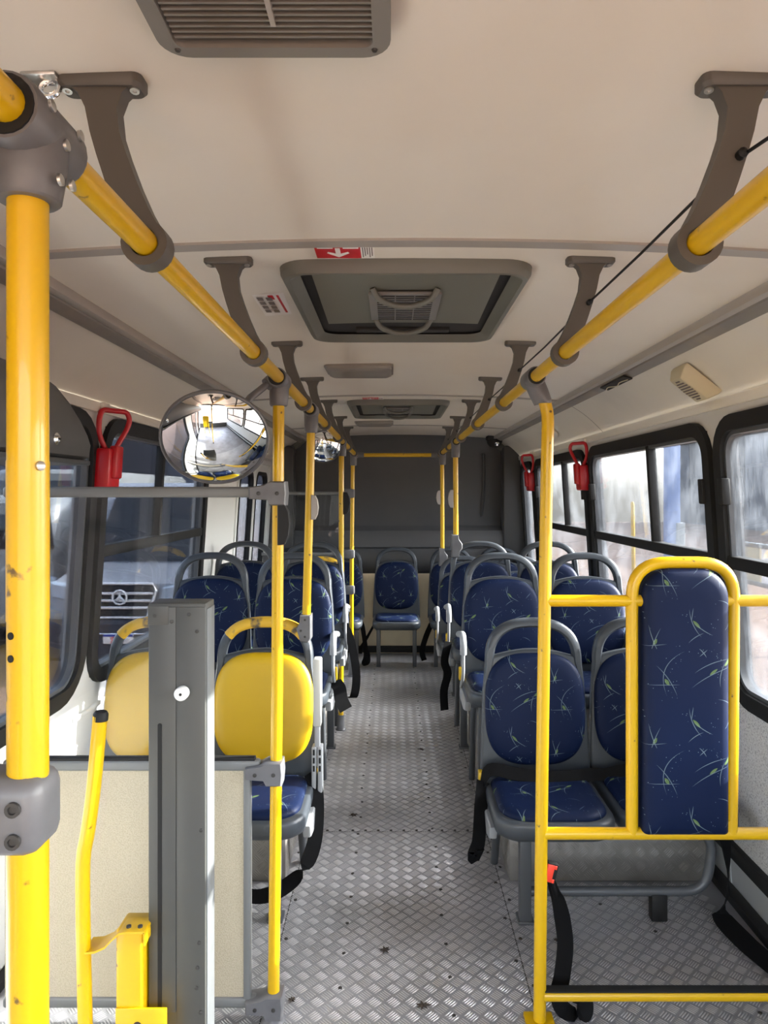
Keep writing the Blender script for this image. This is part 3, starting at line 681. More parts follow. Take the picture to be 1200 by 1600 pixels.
mirror('large round convex mirror hung beside the yellow partition pole', (-.500, 1.975, 1.742), .149, (.17, -.80, -.56), [(-.46, 2.03, 1.80), (-.42, 2.07, 1.87), (-.365, 2.11, 1.925)])
mirror('small distant round convex mirror hung at the rear left pole', (-.455, 4.62, 1.893), .112, (.12, -.9, -.40), [(-.44, 4.66, 1.92), (-.40, 4.70, 1.95), (-.35, 4.73, 1.945)])

# ------------------------------------------------------------------ ceiling fittings
def ceil_box(mb, x0, x1, y0, y1, z0, z1, bev=0): return mb.box(x0, x1, y0, y1, z0, z1, bev)
# fan grille nearest the camera
t = thing('ceiling_vent', 'grey slatted fan grille on the ceiling at the top of the picture', 'vent', (-.149, .68, 2.16))
X0, X1, Y0, Y1 = -.285, -.003, .42, .882; zc = 2.165
out, inn = rrect(X0, X1, Y0, Y1, .035), rrect(X0 + .020, X1 - .022, Y0 + .024, Y1 - .020, .012)
mb = MB(); mb.band(out, inn, zc + .0, zc - .030, lambda a, b, h: (a, b, h)); obj('frame', mb, 'vent', t)
obj('backing', MB().box(X0 + .02, X1 - .02, Y0 + .02, Y1 - .02, zc - .006, zc - .002), 'vent_dark', t)
for k in range(46):
    y = Y0 + .034 + k * .0098
    if y > Y1 - .03: break
    mb = MB(); c = y; mb.add([(x, c + dy, zc - .0275 + dz) for x in (X0 + .022, X1 - .022) for dy, dz in ((-.0018, 0), (.0018, 0), (.0042, .018), (.0022, .018))], [(0, 1, 2, 3), (7, 6, 5, 4), (0, 4, 5, 1), (1, 5, 6, 2), (2, 6, 7, 3), (3, 7, 4, 0)])
    obj('slat', mb, 'vent', t, smooth=0)
obj('centre_rib', MB().box(-.140 - .003, -.140 + .003, Y0 + .02, Y1 - .06, zc - .031, zc - .010), 'seam', t)
obj('fan_hub', MB().lathe([(.17, 0), (.17, .004), (.02, .006)], (-.147, .66, zc - .0065), (0, 0, -1), 32), 'dark', t)
for x in (X0 + .02, X1 - .02): obj('screw', MB().lathe([(.004, 0), (.003, .002)], (x, Y1 - .016, zc - .030), (0, 0, -1), 10), 'dark_screw', t)

def hatch(label, y0, y1, grille):
    xc = .032; t = thing('roof_hatch', label, 'hatch', (xc, (y0 + y1) / 2, 2.16)); zc = 2.166
    A = rrect(xc - .322, xc + .322, y0, y1, .075, 8); B = rrect(xc - .268, xc + .268, y0 + .03, y1 - .07, .05, 8)
    n = len(A); vs = []
    for (q, z) in ((0, zc), (.04, zc - .022), (.22, zc - .036), (.45, zc - .038), (.95, zc - .018)):
        for i in range(n): vs.append((A[i][0] * (1 - q) + B[i][0] * q, A[i][1] * (1 - q) + B[i][1] * q, z))
    mb = MB().add(vs, [(r * n + i, r * n + (i + 1) % n, (r + 1) * n + (i + 1) % n, (r + 1) * n + i) for r in range(4) for i in range(n)])
    obj('frame', mb, 'hatch', t, smooth=25)
    obj('dark_well_plate', MB().loft(rrect(xc - .30, xc + .30, y0 + .02, y1 - .02, .05), [(0, zc - .005), (0, zc - .009)], lambda a, b, h: (a, b, h)), 'dark', t, smooth=0)  # flat dark plate, its colour stands for the shade inside the opening
    ly0, ly1 = y0 + .035, y1 - .275
    lf = lambda x, v: (x, ly0 + (ly1 - ly0) * v - (.035 * (1 - ((x - xc) / .25) ** 2) if v > .99 else 0) * 0.6, zc - .020 - .012 * v)
    us = [xc - .240 + k * .048 for k in range(11)]
    mb = MB(); P = [lf(x, v) for v in (0, .33, .66, 1.0) for x in us]
    mb.add(P + [(p[0], p[1], p[2] + .005) for p in P], [(r * 11 + i, r * 11 + i + 1, (r + 1) * 11 + i + 1, (r + 1) * 11 + i) for r in range(3) for i in range(10)] + [(44 + 33 + i, 33 + i, 33 + i + 1, 44 + 34 + i) for i in range(10)])
    lid = obj('lid', mb, 'lid', t, smooth=30)
    gx, gy0, gy1 = .10, ly0 + (ly1 - ly0) * .30, ly0 + (ly1 - ly0) * .86
    zz = lambda v: zc - .020 - .012 * v
    fr = MB().box(xc - gx, xc + gx, gy0, gy1, zz(.6) - .010, zz(.6) - .001, .002); obj('grille_plate', fr, 'lid_grille', lid)
    sl = MB()
    for k in range(13 if grille else 7):
        y = gy0 + .014 + k * (gy1 - gy0 - .03) / (12 if grille else 6)
        for q in range(3):
            a = xc - gx + .022 + q * (2 * gx - .04) / 3; sl.box(a, a + (2 * gx - .05) / 3, y, y + .007, zz(.6) - .0112, zz(.6) - .0098)
    stuff(obj('grille_slot', sl, 'dark', lid, smooth=0))
    for y, s in ((gy0 - .022, 1), (gy1 + .02, 1)):
        path = fillet([(xc - .088, y, zz(.5)), (xc - .075, y + .015, zz(.5) - .024), (xc - .03, y + .05, zz(.5) - .036), (xc + .03, y + .05, zz(.5) - .036), (xc + .075, y + .015, zz(.5) - .024), (xc + .088, y, zz(.5))], .05, 5)
        obj('pull_handle', MB().tube(path, .0085, 10), 'hatch', lid)
    obj('hinge_gear', MB().box(xc - .16, xc + .16, y1 - .14, y1 - .095, zc - .02, zc - .006, .004), 'dark', t)
    return t
hatch('nearer grey roof hatch with two curved pull handles', 1.725, 2.545, True)
hatch('farther grey roof hatch in the ceiling before the rear wall', 4.32, 5.16, False)
for y, lab in ((3.25, 'flat grey ceiling lamp just behind the nearer roof hatch'), (5.72, 'flat grey ceiling lamp just behind the farther roof hatch')):
    xc = -.155; zz = ceil_z(xc)
    t = thing('ceiling_lamp', lab, 'lamp', (xc, y, zz))
    obj('base', MB().loft(rrect(xc - .155, xc + .155, y - .13, y + .13, .03), [(0, zz + .003), (0, zz - .010)], lambda a, b, h: (a, b, h)), 'lamp', t)
    obj('diffuser', MB().loft(rrect(xc - .148, xc + .148, y - .122, y + .122, .03), [(0, zz - .009), (.003, zz - .020), (.018, zz - .028)], lambda a, b, h: (a, b, h)), 'lamp', t)

def sticker(label, x0, x1, y0, y1, arrow):
    z = min(ceil_z(x0), ceil_z(x1)) - .0012; t = thing('exit_sticker', label, 'sticker', ((x0 + x1) / 2, (y0 + y1) / 2, z)); xs = x0 + (x1 - x0) * .77
    obj('red_field', MB().box(x0, xs, y0, y1, z, z + .0035), 'label_red', t, smooth=0)
    obj('white_field', MB().box(xs, x1, y0, y1, z, z + .0035), 'label_white', t, smooth=0)
    cx, cy, w = x0 + (xs - x0) * .5, (y0 + y1) / 2, (xs - x0); h = (y1 - y0)
    s = arrow; z2 = z - .0006
    P = [(-.055 * w, -.36), (.055 * w, -.36), (.055 * w, .08), (.22 * w, -.06), (.25 * w, .06), (0, .40), (-.25 * w, .06), (-.22 * w, -.06), (-.055 * w, .08)]
    mb = MB(); mb.add([(cx + a, cy + s * b * h, z2) for a, b in P], [(0, 1, 2, 8), (2, 3, 4, 5), (8, 2, 5), (8, 5, 6, 7)])
    for q in (0.06, 0.62): mb.box(x0 + w * q, x0 + w * (q + .34), cy - s * .42 * h, cy - s * .31 * h, z2, z2 + .0005)
    obj('arrow', mb, 'label_white', t, smooth=0)
    mb = MB()
    for k in range(5):
        a = xs + (x1 - xs) * (.12 + .17 * k); mb.box(a, a + (x1 - xs) * .07, y0 + h * .1, y1 - h * (.1 + .12 * (k % 3)), z2, z2 + .0005)
    stuff(obj('small_print', mb, 'label_ink', t, smooth=0)); return t
sticker('red and white arrow sticker in front of the nearer roof hatch', -.185, -.045, 1.632, 1.715, 1)
sticker('red and white arrow sticker behind the nearer roof hatch', -.19, -.05, 2.555, 2.645, -1)
sticker('red arrow sticker in front of the farther roof hatch', -.187, -.06, 4.235, 4.312, 1)
sticker('red arrow sticker behind the farther roof hatch', -.187, -.06, 5.168, 5.26, -1)
zz = ceil_z(-.41) - .001
t = thing('notice_sticker', 'white notice sticker with small print left of the nearer roof hatch', 'sticker', (-.375, 2.1, zz))
mb = MB(); q = [(-.404, 2.01), (-.312, 2.00), (-.322, 2.235), (-.408, 2.25)]
mb.add([(a, b, ceil_z(a) - .0018) for a, b in q], [(0, 1, 2, 3)]); obj('paper', mb, 'label_white', t, smooth=0)
mb = MB()
for k in range(4):
    for i in range(2):
        y = 2.03 + k * .045; mb.box(-.395 + i * .026, -.378 + i * .026, y, y + .030, zz - .0035, zz - .003)
mb2 = MB().box(-.337, -.330, 2.02, 2.21, ceil_z(-.33) - .0030, ceil_z(-.33) - .0025); mb2.box(-.362, -.346, 2.02, 2.06, ceil_z(-.35) - .0030, ceil_z(-.35) - .0025)
stuff(obj('small_print', mb, 'label_ink', t, smooth=0)); obj('red_print', mb2, 'label_red', t, smooth=0)
fo = text_mesh('fleet_number', '1541', .085, .0004, 'label_white', None, (-.335, 4.52, ceil_z(-.335) - .002), (math.pi, 0, 0))
tag(fo, 'small white number painted on the ceiling left of the farther hatch', 'number')
# steel eye bolt beside the first bracket
t = thing('eye_bolt', 'steel eye bolt on the ceiling beside the nearest left bracket', 'bolt', (-.468, .955, 2.15))
obj('ring', MB().tube([(-.466 + .013 * math.cos(a), .955 + .008 * math.sin(a) * .4, 2.138 + .012 * math.sin(a)) for a in [2 * math.pi * k / 16 for k in range(16)]], .004, 8, closed=True), 'chrome', t)
obj('plate', MB().box(-.50, -.452, .94, .97, 2.149, 2.157, .003), 'screw', t)

# ------------------------------------------------------------------ cove fittings on the right
def cove_frame(y, u):
    """point and axes on the right cove at distance y, fraction u down its slope"""
    xa, za, xb, zb = 1.035, 2.09, XR(1.935), 1.935
    p = Vector((xa + (xb - xa) * u, y, za + (zb - za) * u + .012 * math.sin(math.pi * u))); dn = Vector((xb - xa, 0, zb - za)).normalized(); return p, dn, Vector((dn.z, 0, -dn.x))
p, dn, nn = cove_frame(2.66, .56)
t = thing('speaker', 'beige wedge shaped loudspeaker on the right cove panel', 'speaker', p)
ay = Vector((0, 1, 0))
F = lambda a, b, h: tuple(p + ay * a + dn * b + nn * h)
mb = MB().loft(rrect(-.068, .068, -.083, .083, .008, 3), [(0, -.004), (0, .010), (.016, .044), (.022, .048)], F); body = obj('cabinet', mb, 'speaker', t)
mb = MB()
for k in range(9):
    b = -.05 + k * .0125; w = .045 * math.sqrt(max(.05, 1 - (b / .055) ** 2)); pt = [F(-w, b - .0035, .0492), F(w, b - .0035, .0492), F(w, b + .0035, .0492), F(-w, b + .0035, .0492)]; mb.add(pt, [(0, 1, 2, 3)])
stuff(obj('grille_slot', mb, 'label_ink', body, smooth=0))
p2, dn2, nn2 = cove_frame(5.1, .5)
mb = MB().loft(superell(0, 0, .16, .06, 2.2, 28), [(0, -.003), (0, .006), (.012, .014)], lambda a, b, h: tuple(p2 + ay * a + dn2 * b + nn2 * h))
t2 = thing('speaker', 'flat oval cream loudspeaker cover on the right cove near the rear', 'speaker', p2); obj('cover', mb, 'cove', t2)
obj('inner_disc', MB().loft(superell(0, 0, .11, .038, 2.2, 24), [(0, .010), (.004, .017)], lambda a, b, h: tuple(p2 + ay * a + dn2 * b + nn2 * h)), 'speaker', t2)
mb = MB().add([(.988, 3.02, 2.088), (1.026, 3.02, 2.078), (1.026, 3.36, 2.078), (.988, 3.36, 2.088), (.988, 3.02, 2.094), (1.026, 3.02, 2.084), (1.026, 3.36, 2.084), (.988, 3.36, 2.094)], [(0, 1, 2, 3), (7, 6, 5, 4), (0, 4, 5, 1), (1, 5, 6, 2), (2, 6, 7, 3), (3, 7, 4, 0)])
t3 = thing('lamp_gap_cover', 'small black opening with loose wire in the right light strip', 'panel', (1.0, 3.2, 2.09)); obj('dark_opening', mb, 'dark', t3, smooth=0)
obj('loose_wire', MB().tube(spline([(1.012, 3.04, 2.078), (1.003, 3.12, 2.078), (1.016, 3.2, 2.074), (1.0, 3.27, 2.080), (1.010, 3.34, 2.078)], 5), .0022, 6), 'speaker', t3)
t = thing('camera_dome', 'small black dome camera under the ceiling at the rear right', 'camera', (.97, 6.78, 2.12))
obj('base', MB().box(.90, 1.06, 6.70, 6.86, 2.095, 2.14, .01), 'dark', t); obj('housing', MB().lathe([(.075, 0), (.072, .03), (.05, .065), (.01, .08)], (.975, 6.78, 2.10), (0, -.25, -1), 24), 'dark', t)
obj('lens', MB().lathe([(.03, 0), (.026, .012), (.008, .02)], (.985, 6.73, 2.065), (.1, -1, -.35), 16), 'chrome', t)

# red emergency window handles on the pillars
def red_handle(label, fn, y, zb, zt):
    b = Vector(fn(y, zb, .02)); t = thing('emergency_handle', label, 'handle', b)
    obj('box', MB().box(y - .06, y + .06, zb - .095, zb + .065, .004, .075, .012, fn=fn), 'red', t)
    obj('box_cover', MB().box(y - .035, y + .035, zb - .055, zb + .075, .060, .092, .008, fn=fn), 'red', t)
    path = fillet([fn(y - .02, zb + .06, .040), fn(y - .05, zb + .12, .020), fn(y - .05, zt - .03, .020), fn(y - .04, zt, .025), fn(y + .05, zt, .088), fn(y + .06, zt - .03, .098), fn(y + .06, zb + .15, .090), fn(y + .02, zb + .06, .060)], .035, 5)
    obj('loop', MB().tube(path, .0105, 10), 'red', t)
    obj('seal_clip', MB().box(y - .03, y + .03, zt + .0, zt + .03, .0, .03, .006, fn=fn), 'cove', t); return t
red_handle('red emergency handle on the left pillar beside the grey housing', WL, 2.79, 1.70, 1.915)
red_handle('red emergency handle on the right between two windows', WR, 4.475, 1.70, 1.905)
red_handle('small distant red emergency handle by the rear right corner', WR, 6.17, 1.70, 1.92)

# grey door mechanism housing over the left side
t = thing('door_mechanism_cover', 'dark grey rounded housing with a key lock over the front door', 'housing', (-1.0, 1.2, 1.68))
P = [(-.4, 1.68), (2.03, 1.68), (2.035, 1.70), (2.015, 1.735), (1.97, 1.785), (1.91, 1.835), (1.83, 1.875), (1.74, 1.895), (1.60, 1.90), (-.4, 1.90)]
obj('shell', MB().loft(P, [(0, -1.155), (0, -.90), (.012, -.872), (.03, -.862)], lambda a, b, h: (h, a, b)), 'housing', t, smooth=35)
obj('lower_lip', MB().box(-.4, 2.025, 0, 0, 0, 0) if False else MB().box(-1.15, -.868, -.4, 2.02, 1.668, 1.682, .004), 'leg', t)
lk = obj('lock', MB().lathe([(.016, 0), (.016, .006), (.011, .010), (.007, .012)], (-.865, 1.80, 1.728), (1, -.05, 0), 18), 'chrome', t)
obj('key_slot', MB().box(-.8535, -.852, 1.794, 1.806, 1.726, 1.730), 'black', lk, smooth=0)

# ------------------------------------------------------------------ glazed partition behind the lift, left
t = thing('partition', 'grey railed left partition with clear screen above a textured cream panel', 'partition', (-.8, 2.12, 0))
def hrail(z, x0=-1.17, x1=-.40, hh=.016):
    return obj('rail', MB().box(x0, x1, 2.105, 2.135, z - hh, z + hh, .008, 3), 'rail_grey', t)
hrail(1.592); hrail(.772); hrail(.062)
for z, h in ((1.588, .036), (.752, .036), (.055, .036)):
    mb = MB(); x = -.345 if z > 1 else -.356
    mb.loft([(x - .085, z + .018), (x - .085, z - .016), (x - .03, z - .02), (x - .022, z - h), (x + .024, z - h), (x + .027, z), (x + .024, z + h), (x - .022, z + h), (x - .04, z + .026)], [(.004, 2.088), (0, 2.094), (0, 2.146), (.004, 2.152)], lambda a, b, h_: (a, h_, b))
    cl = obj('clamp', mb, 'clamp', t)
    for dx in (-.055, 0): obj('screw', MB().lathe([(.006, 0), (.006, .003), (.003, .004)], (x + dx, 2.089, z), (0, -1, 0), 12), 'dark_screw', cl)
obj('screen', MB().box(-1.16, -.664, 2.117, 2.123, .79, 1.575), 'screen', t, smooth=0)
obj('screen_gasket', MB().box(-1.16, -.415, 2.108, 2.132, .786, .796, .002), 'black', t)
obj('cream_panel', MB().box(-1.165, -.448, 2.112, 2.128, .078, .757), 'texture_panel', t, smooth=0)
obj('post', MB().box(-.449, -.428, 2.106, 2.134, .05, .765, .004), 'rail_grey', t)

# ------------------------------------------------------------------ wheelchair lift by the front left
t = thing('wheelchair_lift', 'tall dark grey lift column with yellow handrail and arm', 'lift', (-.54, 1.79, 0))
c = obj('column', MB().box(-.609, -.466, 1.75, 1.832, 0.0, 1.315, .003), 'column', t)
obj('cover_plate', MB().box(-.537, -.467, 1.7475, 1.752, 0.0, 1.306, .001), 'column', c); obj('cover_plate', MB().box(-.606, -.540, 1.7475, 1.752, 0.30, 1.306, .001), 'column', c)
obj('side_cover', MB().box(-.4665, -.4635, 1.756, 1.826, 0.02, 1.30, .001), 'column_side', c)
obj('slot', MB().loft(rrect(-.5845, -.5745, .31, 1.018, .0049, 5), [(0, 1.7478), (0, 1.7462)], lambda a, b, h: (a, h, b)), 'black', c, smooth=0)
kb = obj('knob', MB().lathe([(.014, 0), (.017, .004), (.017, .022), (.015, .025)], (-.521, 1.7475, 1.096), (0, -1, 0), 24), 'white_paint', c); obj('knob_hole', MB().lathe([(.0035, 0), (.0035, .001)], (-.521, 1.7225, 1.096), (0, -1, 0), 12), 'black', kb)
for (x, z) in ((-.477, .752), (-.482, .473), (-.486, .411), (-.488, .361), (-.592, 1.285), (-.507, 1.288), (-.487, 1.246), (-.55, 1.270), (-.478, .30)):
    obj('screw', MB().lathe([(.0048, 0), (.0048, .002), (.002, .0028)], (x, 1.7478, z), (0, -1, 0), 10), 'dark_screw', c)
mbp = MB().box(-.6095, -.558, 1.7465, 1.749, 1.262, 1.309, .001); obj('corner_plate', mbp, 'column', c)
path = spline([(-.716, 1.72, 1.046), (-.731, 1.72, .88), (-.746, 1.72, .765), (-.757, 1.72, .70), (-.7585, 1.72, .60), (-.755, 1.72, .40), (-.749, 1.72, .15), (-.748, 1.72, .03)], 5)
hd = obj('lift_handrail', MB().tube(path, .0172, 20), 'yellow', t); hd['label'] = 'bent yellow lift handrail'
obj('end_cap', MB().tube([(-.7155, 1.72, 1.034), (-.7145, 1.72, 1.050), (-.714, 1.72, 1.056)], [.0178, .0178, .014], 18), 'black', hd)
A = [(-.752, .474), (-.725, .476), (-.70, .487), (-.682, .506), (-.665, .521), (-.645, .5235), (-.604, .5235)]
mb = MB().band([(a, b + .0025) for a, b in A], [(a, b - .0025) for a, b in A], 1.705, 1.765, lambda a, b, h: (a, h, b), closed=False); mb.box(-.606, -.602, 1.705, 1.765, .492, .524)
br = obj('arm_plate', mb, 'yellow', t)
for x in (-.648, -.620): obj('bolt', MB().lathe([(.006, 0), (.006, .004), (.003, .005)], (x, 1.725, .5258), (0, 0, 1), 12), 'dark_screw', br)
obj('arm_box', MB().box(-.680, -.612, 1.722, 1.80, .02, .520, .008, 3), 'yellow', t)
fp = obj('front_plate', MB().box(-.678, -.553, 1.7165, 1.7225, .0, .332, .002), 'yellow', t); obj('hole', MB().lathe([(.0105, 0), (.0105, .001)], (-.624, 1.7165, .290), (0, -1, 0), 16), 'vent_dark', fp)

# ------------------------------------------------------------------ padded yellow partition on the right
t = thing('padded_partition', 'yellow tubular partition with a tall blue padded panel', 'partition', (.44, 2.1, 0))
post = [(.4365, 2.1, .02), (.442, 2.1, .6), (.452, 2.1, 1.3), (.459, 2.1, 1.70), (.461, 2.1, 1.80), (.456, 2.1, 1.845), (.444, 2.1, 1.88), (RRX + .012, 2.1, RZ - .02)]
obj('post', MB().tube(spline(post, 4), .0185, 20), 'yellow', t)
joint(t, RRX, 2.1, drop=.07, px=.446)
xw = 1.295
for z, x0 in ((1.268, .455), (.574, .445), (.092, .44)):
    rl = obj('cross_rail', MB().tube([(x0, 2.1, z), (.9, 2.1, z), (xw - (z - .8) * .065, 2.1, z)], TR if z > .2 else .0165, 18), 'yellow', t)
U = fillet([(.712, 2.1, .574), (.712, 2.1, 1.382), (1.016, 2.1, 1.382), (1.008, 2.1, .574)], .105, 9)
obj('hoop', MB().tube(U, TR * 1.02, 20), 'yellow', t)
pad = rrect(.737, .992, .578, 1.366, .09, 8, radii=(.012, .085, .085, .012))
pd = obj('pad', MB().loft(pad, [(.012, 2.135), (.0, 2.125), (0, 2.09), (.004, 2.076), (.014, 2.066), (.03, 2.061), (.07, 2.059)], lambda a, b, h: (a, h, b)), 'fabric_back', t, smooth=60)
obj('pad_backing', MB().loft(pad, [(.004, 2.128), (.004, 2.14)], lambda a, b, h: (a, h, b)), 'shell', pd)
obj('strip_cap', MB().box(.45, 1.30, 2.085, 2.115, .1075, .1115, .001), 'black', t)
for x in (.432,):
    mb = MB().box(.395, .482, 2.055, 2.145, 0, .012, .004); ff = obj('foot_plate', mb, 'yellow', t)
    for dx in (.41, .468): obj('bolt', MB().lathe([(.006, 0), (.004, .006)], (dx, 2.07, .012), (0, 0, 1), 10), 'dark_screw', ff)
for x, s in ((.7, -1), (1.012, -1)):
    g = MB().add([(x + .012 if x < .8 else x - .010, 2.085, .585), (x + .05 if x < .8 else x - .045, 2.085, .585), (x + .012 if x < .8 else x - .010, 2.085, .625), (x + .012 if x < .8 else x - .010, 2.115, .585), (x + .05 if x < .8 else x - .045, 2.115, .585), (x + .012 if x < .8 else x - .010, 2.115, .625)], [(0, 1, 2), (5, 4, 3), (0, 3, 4, 1), (1, 4, 5, 2), (2, 5, 3, 0)])
    if x > .8: obj('gusset', g, 'yellow', t, smooth=0)
# black strap with a red buckle hanging on the partition post
t = thing('seat_belt', 'loose black strap with red buckle hanging beside the yellow partition post', 'belt', (.47, 2.14, .45))
path = spline([(.474, 2.13, .43), (.492, 2.15, .375), (.508, 2.16, .335), (.524, 2.17, .26), (.530, 2.17, .19), (.520, 2.17, .10), (.508, 2.165, .05), (.515, 2.15, .018), (.545, 2.13, .012), (.575, 2.125, .020), (.580, 2.14, .05), (.555, 2.155, .055)], 6)
ws = [Vector((.02 + .028 * min(1, i / 16), -.01, .004)) for i in range(len(path))]
obj('strap', MB().ribbon(path, ws, .003), 'strap', t)
mb = MB(); rot = Matrix.Rotation(R(14), 3, 'Y'); F = lambda x, y, z: tuple(rot @ Vector((x, y, z)) + Vector((.472, 2.115, .452)))
mb.box(-.015, .018, -.012, .012, -.03, .03, .004, fn=F); bk = obj('buckle', mb, 'black', t)
mb = MB().box(-.0155, .006, -.0145, -.004, -.026, .026, .002, fn=F); mb.box(.006, .013, -.0145, -.004, .015, .026, .001, fn=F); mb.box(.006, .013, -.0145, -.004, -.026, -.015, .001, fn=F); b2 = obj('buckle_button', mb, 'buckle', bk); b2['label'] = 'red buckle button'
obj('strap_end', MB().tube([(.476, 2.12, .42), (.486, 2.135, .395), (.497, 2.15, .36)], [.008, .013, .012], 10, rx=.006), 'strap', t)
# strap on the lower right wall
t = thing('seat_belt', 'twisted black strap lying along the lower right wall', 'belt', (1.25, 2.5, .1))
obj('strap', MB().ribbon(spline([(1.24, 2.72, .42), (1.245, 2.66, .34), (1.235, 2.60, .22), (1.215, 2.56, .12), (1.20, 2.58, .045), (1.22, 2.45, .03), (1.25, 2.32, .03), (1.235, 2.22, .06), (1.20, 2.17, .02), (1.22, 2.10, .015)], 6), [Vector((.05 * abs(math.cos(i * .11)) + .012, .035, .02)) for i in range(55)], .003), 'strap', t)

# ------------------------------------------------------------------ seats
def seat(label, x, y, raised=False, aisle=0, yellow=False, window_frame=False, arm='down', belt=None, rear=False, handle_yellow=None, group='blue patterned bus seats', pole_gap=False):
    """one moulded seat facing the front of the bus; aisle = -1 / +1 tells on which side the aisle is"""
    z0 = PLZ if raised else 0.0
    t = thing('bus_seat', label, 'seat', (x, y, 0), group)
    G = lambda a, b, c: (x + a, y + b, z0 + c)
    by = lambda s: .205 + .10 * s                       # the back leans away
    B = lambda a, s, h: G(a, by(s) - h, .40 + s * .985)
    # pan
    pan = rrect(-.218, .218, -.215, .235, .05, 6, radii=(.085, .03, .03, .085))
    mb = MB().loft(pan, [(.05, .352), (.018, .356), (.004, .368), (0, .385), (0, .412), (.004, .424), (.014, .428)], lambda a, b, h: G(a, b, h))
    sh = obj('seat_pan', mb, 'shell', t, smooth=50)
    # back panel up to the grip opening, side rims standing proud
    prof = [(-.226, 0), (-.222, .12), (-.217, .25), (-.210, .38), (-.201, .475), (-.193, .512)]
    top = [(-.193 + .386 * k / 12, .512 + .034 * math.sin(math.pi * k / 12)) for k in range(1, 12)]
    outl = [(a, s) for a, s in prof] + top + [(-a, s) for a, s in reversed(prof)]
    mb = MB().loft(outl, [(.006, -.020), (0, -.014), (0, .012), (.004, .017), (.012, .019)], B)
    obj('backrest', mb, 'shell', t, smooth=50)
    # grip arch
    n = 30; oo = []; ii = []
    oo += [(-.208, .405), (-.2035, .455)]; ii += [(-.188, .425), (-.172, .47)]
    for k in range(n + 1):
        th = math.pi * (1 - k / n); c_, s_ = math.cos(th), math.sin(th)
        oo.append((.2005 * math.copysign(abs(c_) ** (2 / 2.5), c_), .485 + .190 * abs(s_) ** (2 / 2.7)))
        ii.append((.164 * math.copysign(abs(c_) ** (2 / 2.7), c_), .500 + .138 * abs(s_) ** (2 / 2.3)))
    oo += [(.2035, .455), (.208, .405)]; ii += [(.172, .47), (.188, .425)]
    def ring(ha, hb, shrink):
        return [(a + (c - a) * shrink, b + (d - b) * shrink) for (a, b), (c, d) in zip(oo, ii)], [(c + (a - c) * shrink, d + (b - d) * shrink) for (a, b), (c, d) in zip(oo, ii)]
    mb = MB(); o1, i1 = ring(0, 0, .22); vs = []
    loops = [(oo, -.010), (oo, .014), (o1, .024), (i1, .024), (ii, .014), (ii, -.010), (i1, -.020), (o1, -.020)]
    m = len(oo)
    for lp, h in loops: vs += [B(a, s, h) for a, s in lp]
    fs = [(r * m + i, r * m + i + 1, ((r + 1) % 8) * m + i + 1, ((r + 1) % 8) * m + i) for r in range(8) for i in range(m - 1)]
    mb.add(vs, fs)
    hy = yellow if handle_yellow is None else handle_yellow
    gr = obj('grip', mb, 'shell', t, smooth=50)
    if hy:                                              # worn yellow sleeve round the top of the grip
        a0, a1 = 2 + 6, 2 + n - 6; mb = MB(); vs = []; mm = a1 - a0 + 1; g = .0025
        loops2 = [([(a * 1.006, s + g) for a, s in oo], -.012), ([(a * 1.006, s + g) for a, s in oo], .016), (o1, .0265), (i1, .0265), ([(a, s - g) for a, s in ii], .016), ([(a, s - g) for a, s in ii], -.012), (i1, -.0225), (o1, -.0225)]
        for lp, h in loops2: vs += [B(a, s, h) for a, s in lp[a0:a1 + 1]]
        mb.add(vs, [(r * mm + i, r * mm + i + 1, ((r + 1) % 8) * mm + i + 1, ((r + 1) % 8) * mm + i) for r in range(8) for i in range(mm - 1)])
        gs = obj('grip_sleeve', mb, MT['yellow_worn'], t, smooth=50); gs['label'] = 'worn yellow grip sleeve'
    # pads
    padb = superell(0, .308, .205, .226, 3.0, 56)
    mb = MB().loft(padb, [(.01, .012), (0, .018), (0, .030), (.006, .040), (.018, .047), (.05, .052), (.12, .055)], B)
    pb = obj('back_pad', mb, 'yellow_seat' if yellow else 'fabric_back', t, smooth=70)
    if yellow: pb['label'] = 'yellow plastic back pad'
    padc = rrect(-.196, .196, -.200, .165, .05, 8, radii=(.10, .05, .05, .10))
    mb = MB().loft(padc, [(.004, .424), (0, .430), (.004, .441), (.016, .450), (.045, .455), (.1, .457)], lambda a, b, h: G(a, b, h))
    obj('cushion', mb, 'fabric_seat', t, smooth=70)
    # legs
    if rear:
        for s in (-1, 1): obj('leg', MB().box(x + s * .165 - .018, x + s * .165 + .018, y - .10, y - .064, 0, .36, .004), 'leg', t)
        obj('seat_bar', MB().box(x - .19, x + .19, y - .10, y - .066, .335, .36, .004), 'leg', t)
    elif aisle:
        lx = x + aisle * (.095 if not raised else .145)
        lg = obj('leg', MB().box(lx - .021, lx + .021, y - .095, y - .05, 0, z0 + .365, .004), 'leg', t)
        obj('leg_foot', MB().box(lx - .028, lx + .032, y - .10, y - .03, 0, .012, .003), 'leg', lg)
        lx2 = x + aisle * .150
        obj('leg', MB().tube([(lx2, y + .10, z0 + .36), (lx2, y + .25, z0 + .20), (lx2, y + .34, .004)], .017, 10), 'leg', t)
        obj('seat_bar', MB().box(x - .20, x + .20, y - .09, y - .05, z0 + .325, z0 + .36, .006), 'leg', t)
        obj('side_panel', MB().loft([(y - .10, z0 + .36), (y + .20, z0 + .36), (y + .22, z0 + .30), (y + .02, z0 + .285), (y - .08, z0 + .31)], [(.004, x + aisle * .200), (0, x + aisle * .204), (0, x + aisle * .224), (.005, x + aisle * .229)], lambda a, b, h: (h, a, b)), 'armrest', t)
        obj('release_tab', MB().box(*sorted((x + aisle * .222, x + aisle * .238)), y + .145, y + .185, z0 + .40, z0 + .465, .004), MT['yellow_seat'], t)
    elif window_frame:
